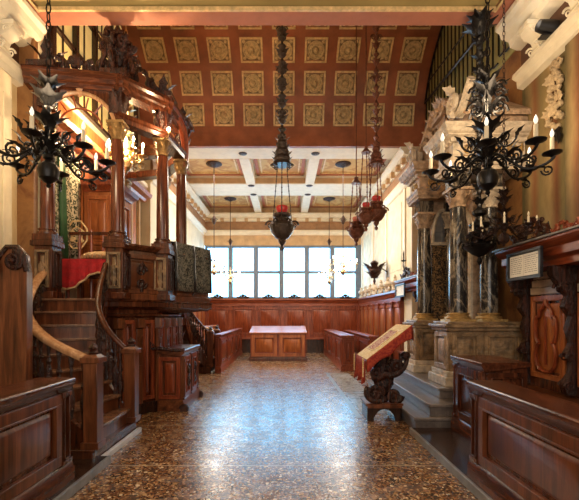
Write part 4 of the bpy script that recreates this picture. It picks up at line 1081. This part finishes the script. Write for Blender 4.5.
for f in (.02, .5, .97):
    m = MB(); rows = [[tuple(a + d*(f+e) + nn*(o_+.018) + V((0,0,z))) for e in (-.025, .025)] for z, o_ in ((2.88,.1),(2.7,.125),(2.3,.133),(2.02,.14))]
    m.grid(rows); m.build('border_band', M['black'], t, solid=.006)

# ------------------------------------------------------------------ curving staircases
def stair(fl, label):
    """fl mirrors the staircase about the pulpit axis"""
    def Y(y): return 2*YC-y if fl else y
    t = thing('curved_staircase', label, 'staircase', (-2.6, Y(5.2), 0), 'curving pulpit staircases')
    outer = catmull([(-2.08,4.3,0),(-2.74,4.57,0),(-3.23,5.0,0),(-3.44,5.44,0),(-3.48,5.93,0)], 20)
    inner = catmull([(-2.08,5.33,0),(-2.36,5.36,0),(-2.56,5.5,0),(-2.64,5.7,0),(-2.66,5.93,0)], 20)
    N = 9; L = len(outer)-1
    z0 = .18; dz = (FLZ-z0)/N
    def pt(c, f): i = min(L-1, int(f*L)); return c[i].lerp(c[i+1], f*L-i)
    m = MB(); m.prism([(-2.03,Y(4.22)),(-2.03,Y(5.46)),(-2.5,Y(5.46)),(-2.6,Y(4.22))][::(-1 if fl else 1)], 0, .15); m.prism([(-2.0,Y(4.2)),(-2.0,Y(5.5)),(-2.5,Y(5.5)),(-2.6,Y(4.2))], .15, z0); m.build('plinth', M['wood'], t, bev=.008)
    m = MB(); m.bx(-2.02,-1.97,min(Y(4.3),Y(5.5)),max(Y(4.3),Y(5.5)),0,.06); m.build('sheen_kerb', M['kerb'], t, bev=.004)
    for k in range(N):
        f0, f1 = k/N, (k+1)/N; z = z0+dz*(k+1)
        ring = [pt(outer, f0+(f1-f0)*j/4) for j in range(5)] + [pt(inner, f1-(f1-f0)*j/4) for j in range(5)]
        P = [(p.x, Y(p.y)) for p in ring]
        m = MB(); m.prism(P, z-dz if k else .0, z-.035); m.build('riser', M['wood_mid'], t)
        e = (pt(outer, f0)-pt(outer, f1)); e.normalize(); e2 = (pt(inner, f0)-pt(inner, min(1, f1)));
        e2 = e2.normalized() if e2.length > 1e-6 else e
        nf = (pt(outer, f0)-pt(inner, f0)); nf = V((-nf.y, nf.x, 0)).normalized()
        if nf.dot(e) < 0: nf = -nf
        Q = [ring[0]+nf*.035] + ring[1:9] + [ring[9]+nf*.035]
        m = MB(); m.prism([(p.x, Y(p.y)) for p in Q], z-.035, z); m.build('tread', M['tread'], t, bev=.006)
    def rail(c, name, h0, h1, mat, sag=0, wd=.055):
        P = []
        for j in range(L+1):
            f = j/L; p = c[j]; P.append(V((p.x, Y(p.y), z0 + (FLZ-z0)*f + h0+(h1-h0)*f + sag*math.sin(PI*f))))
        m = MB(); pr = [(-wd,-.03),(wd,-.03),(wd*1.2,0),(wd,.03),(wd*.3,.045),(-wd*.3,.045),(-wd,.03),(-wd*1.2,0)]
        m.sweep(P, pr); m.build(name, mat, t, smooth=50)
        for j in range(3, L-1, 5):
            p = P[j]; f = j/L; zb = z0+dz*math.floor(f*N+.001)+ (dz if f > 0 else 0); h = p.z-.03-zb
            if h < .1: continue
            m = MB(); m.lathe([(.035,0),(.035,.04*h),(.02,.08*h),(.026,.2*h),(.045,.36*h),(.03,.5*h),(.016,.56*h),(.034,.62*h),(.016,.7*h),(.022,.85*h),(.03,.92*h),(.03,h)], 8, (p.x,p.y,zb)); m.build('baluster', M['wood_carved'], t)
        m = MB(); q = []
        for j in range(L+1):
            f = j/L; q.append(V((c[j].x, Y(c[j].y), z0+(FLZ-z0)*f-.02)))
        m.sweep(q, [(-.03,-.22),(.03,-.22),(.03,.14),(-.03,.14)]); m.build('string_board', M['wood'], t)
        return P
    rail(outer, 'outer_rail', .92, .5, M['rail'], -.1)
    rail(inner, 'inner_rail', .92, .5, M['wood'], -.03, .035)
    for (x, y), h in (((-2.06,4.3), 1.12), ((-2.06,5.36), 1.12)):
        y = Y(y)
        m = MB(); m.bx(x-.075,x+.075,y-.075,y+.075,z0,h); m.bx(x-.095,x+.095,y-.095,y+.095,z0,z0+.07); m.bx(x-.1,x+.1,y-.1,y+.1,h-.03,h+.03); m.frus(x-.085,x+.085,y-.085,y+.085,h+.03,h+.06,.03)
        m.build('newel_post', M['wood_mid'], t, bev=.005)
        m = MB(); m.lathe([(.05,0),(.06,.02),(.035,.04),(.055,.07),(.03,.1),(.01,.12)], 10, (x,y,h+.06)); m.build('newel_cap', M['wood_carved'], t)
    return t
stair(False, 'curving staircase with a pale worn handrail, rising to the pulpit')
stair(True, 'curving staircase past the damask drape, its dark rail descending to the pews')
# ------------------------------------------------------------------ chandeliers and hanging lamps
LW = Matrix(((0,0,1,0),(1,0,0,0),(0,1,0,0),(0,0,0,1)))
FLAME = [(.004,0),(.011,.006),(.017,.025),(.018,.04),(.012,.062),(.005,.08),(.001,.088)]
def chain(m, z0, z1, step=.09, r=.006, w=.022, x=0, y=0):
    n = max(1, int((z1-z0)/step)); s = (z1-z0)/n
    for i in range(n):
        zc = z0+(i+.5)*s; h = s*.62
        pts = []
        for k in range(8):
            a = 2*PI*k/8; q = w*math.cos(a)
            pts.append((x+(q if i % 2 else 0), y+(0 if i % 2 else q), zc+h*math.sin(a)))
        m.tube(pts, r, 4, True)
def leaf_ring(m, z, n, r, L, w, curl, off=0, th=.01):
    M0 = m.M
    for i in range(n):
        m.M = M0 @ T(0,0,z) @ RZ(2*PI*i/n+off) @ T(r,0,0) @ LW; m.leaf(Matrix.Identity(4), L, w, curl, th)
    m.M = M0
def arm_path(Rm, z, dip, rise):
    a = bezier((.05,0,z), (Rm*.3,0,z+.13), (Rm*.45,0,z-dip*1.2), (Rm*.72,0,z-dip), 9)
    b = bezier((Rm*.72,0,z-dip), (Rm*1.02,0,z-dip*.9), (Rm*1.08,0,z+rise*.3), (Rm,0,z+rise), 7)
    return a+b[1:]
def big_chandelier(name, label, zc, ztop, leafy, group, R_=.62, bulb='bulb_off', metal='iron', n=8, crown=True):
    """origin at the ball's centre"""
    t = thing(name, label, 'chandelier', (0,0,0), group); mt = M[metal]
    m = MB(); m.lathe([(.01,-.19),(.03,-.17),(.02,-.14),(.05,-.125),(.1,-.08),(.118,0),(.1,.07),(.05,.11),(.035,.13),(.06,.15),(.06,.19),(.04,.22),(.05,.28),(.065,.31),(.03,.36),(.025,.46),(.05,.5),(.03,.56),(.02,.66),(.03,.7),(.012,.74)], 16)
    m.build('ball_and_stem', mt, t)
    m = MB(); leaf_ring(m, .2, 8, .05, .16, .04, .7); leaf_ring(m, .48, 8, .03, .22, .05, .9, .3); leaf_ring(m, .3, 8, .05, .16, .04, .9, .4)
    m.build('leaf_collar', mt, t)
    for i in range(n):
        A = RZ(2*PI*i/n+.3)
        m = MB(); m.M = A; P = arm_path(R_, .2, .16, -.06); m.tube(P, [.016]*len(P), 6)
        m.scroll(T(R_*.34, 0, .2) @ RX(PI/2), .07, 1.4, .014, a0=-PI/2, n=5, step=10); m.scroll(T(R_*.62,0,.1)@RX(PI/2), .08, 1.5, .014, a0=PI/2, flip=-1, n=5, step=10); m.scroll(T(R_*.93,0,.0)@RX(PI/2), .06, 1.3, .012, a0=PI, n=5, step=10)
        m.leaf(T(R_*.45,0,.14)@RY(.4)@LW, .16, .04, .9); m.leaf(T(R_*.72,0,.02)@RY(.8)@LW, .14, .035, .8)
        arm = m.build('arm', mt, t)
        e = P[-1]
        m = MB(); m.M = A @ T(*e); m.lathe([(.012,-.01),(.02,.0),(.05,.012),(.095,.03),(.1,.04),(.03,.035),(.03,.07)], 12); m.build('drip_pan', mt, arm)
        m = MB(); m.M = A @ T(*e); m.lathe([(.021,.06),(.021,.2),(.014,.205)], 8); m.build('candle', M['candle'], arm)
        m = MB(); m.M = A @ T(*e) @ T(0,0,.205) @ SC(1.15,1.15,1.1); m.lathe(FLAME, 8); m.build('bulb', M[bulb], arm)
    if crown:
        for i in range(6):
            m = MB(); m.M = RZ(2*PI*i/6+.1); P = arm_path(R_*.5, .4, .1, .0); m.tube(P, .012, 5); m.scroll(T(R_*.3,0,.42)@RX(PI/2), .06, 1.4, .012, a0=-PI/2, n=5, step=9)
            m.leaf(T(R_*.5,0,.36)@LW, .13, .04, .7); m.leaf(T(R_*.25,0,.36)@LW, .15, .04, .9); m.build('upper_scroll', mt, t)
    m = MB(); H = ztop-zc
    if leafy:
        m.lathe([(.02,.72),(.05,.78),(.03,.86),(.045,.95),(.02,1.05),(.03,1.15),(.015,1.25)], 10)
        leaf_ring(m, .72, 6, .03, .24, .05, .9); leaf_ring(m, .9, 6, .03, .22, .05, .9, .4); leaf_ring(m, 1.04, 5, .03, .18, .045, .9, .1)
        for i in range(6): m.M = RZ(i*PI/3) @ T(.14,0,.78) @ RX(PI/2); m.scroll(Matrix.Identity(4), .1, 1.5, .016, n=5, step=10); m.scroll(T(.0,.2,0), .08, 1.4, .014, n=5, step=10); m.M = Matrix.Identity(4)
    else:
        m.lathe([(.015,.72),(.04,.78),(.02,.84),(.03,.9),(.012,.96)], 10); leaf_ring(m, .74, 6, .03, .22, .07, .8); leaf_ring(m, .9, 6, .02, .2, .06, .8, .5)
    m.build('leaf_crown', mt, t)
    m = MB(); chain(m, .9, H, .1, .008, .026); m.build('chain', mt, t)
    t.location = (*zc_xy[name], zc)
    return t
zc_xy = {'front_chandelier': (2.33, 4.6), 'left_chandelier': (-2.72, 4.6)}
def place(t, x, y, z): t.location = (x, y, z)
t = big_chandelier('front_chandelier', 'big black scrolled chandelier with ivory candles before the ark columns', 3.17, 6.0, True, 'black iron chandeliers'); t.name = 'chandelier'
t = big_chandelier('left_chandelier', 'big black scrolled chandelier on a plain thin chain before the pulpit', 3.25, 6.0, False, 'black iron chandeliers'); t.name = 'chandelier'
zc_xy['small'] = (2.9, 5.3)
t = big_chandelier('small', 'smaller dark chandelier lower down, between the ark columns and the notice', 2.62, 8.1, False, 'black iron chandeliers', .62, 'candle', 'bronze', 8, True); t.name = 'chandelier'; t.scale = (.6,.6,.6)
zc_xy['pulpit'] = (-3.0, 7.55)
t = big_chandelier('pulpit', 'lit chandelier glowing inside the pulpit behind its columns', 4.45, 8.1, False, 'black iron chandeliers', .3, 'bulb_on', 'brass', 6, False); t.name = 'chandelier'

def crystal_chandelier(H):
    t = thing('crystal_chandelier', '', 'chandelier', (0,0,0), 'crystal chandeliers of the far hall')
    m = MB(); m.lathe([(.01,-.22),(.05,-.18),(.09,-.1),(.05,-.03),(.03,.02),(.06,.08),(.03,.15),(.02,.3),(.05,.36),(.02,.42),(.012,.5)], 12); m.build('stem', M['brass'], t)
    m = MB(); m.tube([(0,0,.48),(0,0,H)], .012, 6); m.lathe([(.02,.0),(.05,.06),(.06,.14),(.05,.22),(.02,.28)], 8, (0,0,H*.42))
    for i in range(4): m.M = RZ(i*PI/2) @ T(.05,0,H*.42+.14) @ RX(PI/2); m.scroll(Matrix.Identity(4), .06, 1.3, .01, n=5, step=9)
    m.M = Matrix.Identity(4)
    m.build('hanging_rod', M['bronze'], t)
    m = MB(); m.lathe([(.03,H-.12),(.1,H-.08),(.22,H-.045),(.25,H-.02),(.24,H)], 18); m.build('ceiling_rose', M['bronze'], t)
    for i in range(8):
        A = RZ(2*PI*i/8+.2); Rm = .42 if i % 2 else .36; z = .05 if i % 2 else .14
        m = MB(); m.M = A; P = arm_path(Rm, z, .12, .05); m.tube(P, .011, 5); arm = m.build('arm', M['brass'], t); e = P[-1]
        m = MB(); m.M = A @ T(*e); m.lathe([(.01,-.01),(.05,.01),(.055,.02),(.015,.02),(.015,.1)], 10); m.build('candle_socket', M['candle'], arm)
        m = MB(); m.M = A @ T(*e) @ T(0,0,.1); m.lathe(FLAME, 8); m.build('bulb', M['bulb_small'], arm)
    for i in range(18):
        m = MB(); a = i*2.4; r = .1+.3*(i % 5)/4; z = -.02-.1*((i*7) % 4)/3+ (.2 if i % 3 == 0 else 0); m.lathe([(.002,-.05),(.02,-.025),(.014,.0),(.002,.02)], 5, (r*math.cos(a), r*math.sin(a), z))
        m.build('crystal_drop', M['crystal'], t)
    return t
t = crystal_chandelier(3.25); t['label'] = 'nearer crystal chandelier on the side of the pulpit'; place(t, -2.2, 12.4, 3.04)
for (x, y), lb in (((1.8,12.4), 'nearer crystal chandelier on the side of the copper lamps'), ((-2.2,16.1), 'crystal chandelier close to the window, pulpit side'), ((1.78,16.1), 'crystal chandelier close to the window, wall lamp side')):
    dup(t, (x, y, 3.04), .3, lb)

# perpetual lamps
def hang_lamp(label, top, s, metal, cup, ornate, zt, group, vs=1.5):
    """origin at the lamp body's centre; top = height of the bell above it"""
    t = thing('hanging_lamp', label, 'hanging lamp', (0,0,0), group); mt = M[metal]
    m = MB(); m.lathe([(s*a, s*vs*b) for a, b in [(.02,-.92),(.12,-.86),(.14,-.78),(.06,-.72),(.18,-.62),(.22,-.56),(.2,-.5),(.4,-.42),(.62,-.22),(.72,0),(.6,.14),(.42,.2),(.36,.3),(.5,.36),(.52,.44),(.3,.48)]], 16)
    m.build('body', mt, t)
    for i in range(6):
        m = MB()
        m.M = RZ(i*PI/3) @ T(.66*s,0,.06*s) @ RX(PI/2); m.scroll(Matrix.Identity(4), .26*s, 1.4, .06*s, n=5, step=10); m.M = RZ(i*PI/3) @ T(.55*s,0,-.35*s) @ LW; m.leaf(Matrix.Identity(4), .5*s, .14*s, .5)
        m.build('scroll_handle', mt, t)
    m = MB(); m.lathe([(.2*s,.46*s*vs),(.3*s,.55*s*vs),(.34*s,.66*s*vs),(.3*s,.74*s*vs)], 12); m.build('glass_cup', M[cup], t)
    m = MB()
    for i in range(3):
        a = i*2*PI/3+.5; m.tube([(.62*s*math.cos(a), .62*s*math.sin(a), .1*s), (.3*s*math.cos(a), .3*s*math.sin(a), top)], .009, 5)
        for k in range(1, 12): f = k/12; q = .62*s+(.3*s-.62*s)*f; m.ball((q*math.cos(a), q*math.sin(a), .1*s+(top-.1*s)*f), .016, .016, .022, 6, 4)
    m.build('suspension_chains', mt, t)
    m = MB()
    bell = [(.5,0),(.56,.06),(.46,.2),(.5,.34),(.36,.56),(.4,.74),(.24,1.0),(.3,1.2),(.16,1.5),(.2,1.66),(.05,1.85)] if ornate else [(.4,0),(.42,.06),(.28,.2),(.14,.4),(.2,.5),(.06,.6)]
    m.lathe([(s*a, top+s*b) for a, b in bell], 14)
    if ornate:
        for z, r_, n in ((.08,.46,8),(.4,.44,8),(.8,.34,7),(1.25,.24,6)): leaf_ring(m, top+z*s, n, r_*s*.8, .36*s, .1*s, .7, z*5)
        for i in range(8): m.M = RZ(i*PI/4) @ T(.5*s,0,top-.04*s) @ RX(PI/2); m.scroll(Matrix.Identity(4), .14*s, 1.2, .04*s, n=5, step=9)
        m.M = Matrix.Identity(4)
    m.build('bell', mt, t)
    m = MB(); z0 = top+s*(1.8 if ornate else .6)
    if ornate:
        z = z0; i = 0
        while z < zt-.2:
            h = .17; q = 1.5 if s > .3 else 1; m.lathe([(.014*q,0),(.035*q,.03),(.06*q,.07),(.03*q,.1),(.014*q,.16)], 8, (0,0,z))
            if i % 2: leaf_ring(m, z+.03, 5, .02, .12*q, .04*q, .7, z)
            if i % 5 == 2:
                for k in range(4): m.M = RZ(k*PI/2) @ T(.06,0,z+.08) @ RX(PI/2); m.scroll(Matrix.Identity(4), .06, 1.3, .014, n=5, step=9)
                m.M = Matrix.Identity(4)
            z += h; i += 1
        m.tube([(0,0,z0),(0,0,zt)], .01, 5)
    else:
        m.tube([(0,0,z0),(0,0,zt)], .011, 5)
    m.build('hanging_chain', mt, t)
    return t
t = hang_lamp('large dark silver lamp hanging on a long ornate chain in the middle of the hall', 1.25, .37, 'silver', 'rose', True, 5.5, None); place(t, -.06, 8.2, 3.42)
t2 = hang_lamp('copper lamp with red cup under a tall ornate bell', .95, .28, 'copper', 'rose', True, 5.3, 'copper lamps before the ark'); place(t2, 1.87, 8.2, 3.72)
t3 = hang_lamp('copper lamp with red cup hung under a small plain bell', 1.2, .22, 'copper', 'rose', False, 5.2, 'copper lamps before the ark'); place(t3, 1.55, 7.65, 3.5)
t4 = hang_lamp('copper lamp with pink cup, the lowest of three before the ark', .95, .24, 'copper', 'rosepink', False, 5.4, 'copper lamps before the ark'); place(t4, 1.46, 8.2, 3.34)
# tiered lamp by the ark
t = thing('tiered_lamp', 'black tiered metal lamp hanging in front of the nearer ark columns', 'hanging lamp', (0,0,0))
m = MB(); m.lathe([(.01,-.36),(.04,-.3),(.02,-.24),(.1,-.2),(.2,-.12),(.22,-.08),(.12,-.04),(.08,0),(.17,.04),(.19,.08),(.1,.12),(.07,.16),(.14,.2),(.15,.24),(.07,.28),(.05,.34),(.1,.38),(.1,.42),(.03,.48),(.012,.55)], 14); m.build('body', M['iron'], t)
m = MB(); leaf_ring(m, -.12, 8, .16, .16, .05, .7); m.tube([(.18*math.cos(a*.4),.18*math.sin(a*.4),-.1) for a in range(16)], .012, 5, True); m.build('leaf_ring', M['iron'], t)
for i in range(5):
    m = MB(); m.M = RZ(i*2*PI/5) @ T(.2,0,-.06) @ RX(PI/2); m.scroll(Matrix.Identity(4), .09, 1.4, .016, n=5, step=10); m.build('scroll', M['iron'], t)
m = MB(); z = .5
while z < 3.05:
    leaf_ring(m, z, 5, .02, .14, .045, .8, z*3); m.ball((0,0,z), .04, .04, .06, 8, 5); m.lathe([(.014,0),(.03,.1),(.014,.2)], 7, (0,0,z)); z += .21
leaf_ring(m, 2.95, 8, .04, .24, .07, .9); leaf_ring(m, 3.1, 8, .03, .2, .06, .8); m.tube([(0,0,.5),(0,0,3.3)], .012, 5)
m.build('leafy_chain', M['iron'], t); place(t, 2.82, 5.8, 2.68)
# bronze wall lamp on the far right wall
t = thing('wall_lamp', 'dark bronze leafy wall lamp on the pale wall over the finials', 'wall lamp', (0,0,0))
m = MB(); m.lathe([(.01,-.4),(.05,-.3),(.03,-.22),(.16,-.1),(.22,.05),(.2,.14),(.1,.2),(.14,.28),(.05,.36)], 12); m.build('body', M['bronze'], t)
m = MB(); leaf_ring(m, .0, 7, .18, .34, .1, .8); leaf_ring(m, -.2, 6, .1, .28, .08, .8); m.build('leaves', M['bronze'], t)
m = MB(); m.tube([(0,0,0),(.25,0,.1),(.42,0,0)], .02, 6); m.build('bracket', M['bronze'], t); place(t, 2.86, 12.8, 2.98)
# candle bracket by the farther notice
t = thing('candle_bracket', 'thin black candle bracket on the pale wall above the farther notice', 'wall lamp', (0,0,0))
m = MB(); m.tube(bezier((.22,0,-.35),(-.05,0,-.4),(-.1,0,-.1),(-.06,0,.0)), .014, 6); m.lathe([(.01,-.02),(.06,.0),(.07,.02),(.02,.02)], 10, (-.06,0,0)); m.build('arm', M['iron'], t)
m = MB(); m.lathe([(.018,.02),(.018,.2),(.002,.28)], 8, (-.06,0,0)); m.build('candle', M['iron'], t); place(t, 3.1, 10.25, 2.98)
# small lit lamp on the second pulpit column
t = thing('pulpit_lamp', 'small lit bulb fixed by the capital of the second pulpit column', 'wall lamp', (0,0,0))
m = MB(); m.tube([(0,0,0),(.08,-.06,.02),(.1,-.08,.06)], .012, 6); m.lathe([(.02,.05),(.025,.09)], 8, (.1,-.08,0)); m.build('bracket', M['brass'], t)
m = MB(); m.ball((.1,-.08,.115), .028, .028, .035); m.build('bulb', M['bulb_on'], t); place(t, -1.99, 6.58, 4.5)
# spotlights standing on the cornices
def spot(x, y, z, a, label):
    t = thing('spotlight', label, 'spotlight', (0,0,0), 'cornice spotlights')
    m = MB(); m.M = RY(PI/2+a*.2); m.lathe([(.03,-.12),(.07,-.1),(.09,.02),(.1,.12),(.085,.125),(.06,.06)], 14); m.build('housing', M['black'], t)
    m = MB(); m.tube([(0,0,-.12),(0,0,0)], .02, 6); m.bx(-.07,.07,-.05,.05,-.14,-.12); m.build('bracket', M['black'], t); place(t, x, y, z)
spot(3.4, 5.22, 5.36, 1, 'black spotlight between cornice brackets above the stucco garland'); spot(-3.8, 4.95, 5.36, -1, 'black spotlight between cornice brackets above the pulpit staircase')
# stucco garland on the right wall
t = thing('stucco_garland', 'pale stucco garland relief hanging on the striped wall', 'relief', (3.6, 5.2, 4.4))
F = FR((3.585, 5.26, 4.05), *RIGHT); rr = random.Random(5)
m = MB(); m.M = F
for i in range(46):
    f = rr.random(); wd = .17*math.sin(PI*min(1, f*1.05+.08))**.8+.02; m.ball((rr.uniform(-wd,wd), f*.82, rr.uniform(0,.05)), rr.uniform(.025,.05), rr.uniform(.025,.05), .04, 7, 5)
for i in range(12): m.leaf(T(rr.uniform(-.12,.12), rr.uniform(.1,.7), .04) @ RZ(rr.uniform(-2,2)), .15, .05, .4)
m.scroll(T(-.05,.85,.03), .06, 1.4, .02); m.scroll(T(.06,.85,.03), .06, 1.4, .02, flip=-1); m.build('fruit_and_leaves', M['stucco'], t)
m = MB(); m.M = F; m.leaf(T(0,.05,.02) @ RZ(PI+.3), .3, .06, .1); m.leaf(T(.03,.05,.02) @ RZ(PI-.4), .26, .05, .1); m.build('ribbon', M['iron'], t)

# ------------------------------------------------------------------ lamps of the hall and added fills
WARM = (1, .74, .45); SOFT = (1, .85, .68)
light('glow_pulpit', (-3.0, 7.4, 4.75), 270, (1,.66,.34), .12)
light('glow_pulpit_lamp', (-1.86, 6.45, 4.62), 25, (1,.66,.34), .05)
light('glow_front_left', (-2.72, 4.6, 3.9), 115, WARM, .35)
light('glow_front_right', (2.33, 4.6, 3.9), 120, WARM, .35)
for x in (-2.2, 1.8):
    light('glow_far', (x, 12.4, 3.3), 75, SOFT, .25); light('glow_far', (x, 16.1, 3.3), 40, SOFT, .25)
light('fill_far_hall', (-.2, 12.3, 5.95), 260, SOFT, kind='AREA', rot=(0,0,0), size=(4.5, 1.2))  # added area fill for the far hall, not a fitted lamp
light('spot_right', (3.2, 5.2, 5.45), 1.5, SOFT, .1); light('spot_left', (-3.5, 4.9, 5.45), 2, SOFT, .1)
light('fill_behind_camera', (0, -1.7, 3.6), 175, (1,.9,.78), kind='AREA', rot=(PI/2, 0, 0), size=(6, 3.6))  # added area fill from behind the camera, no window stands there
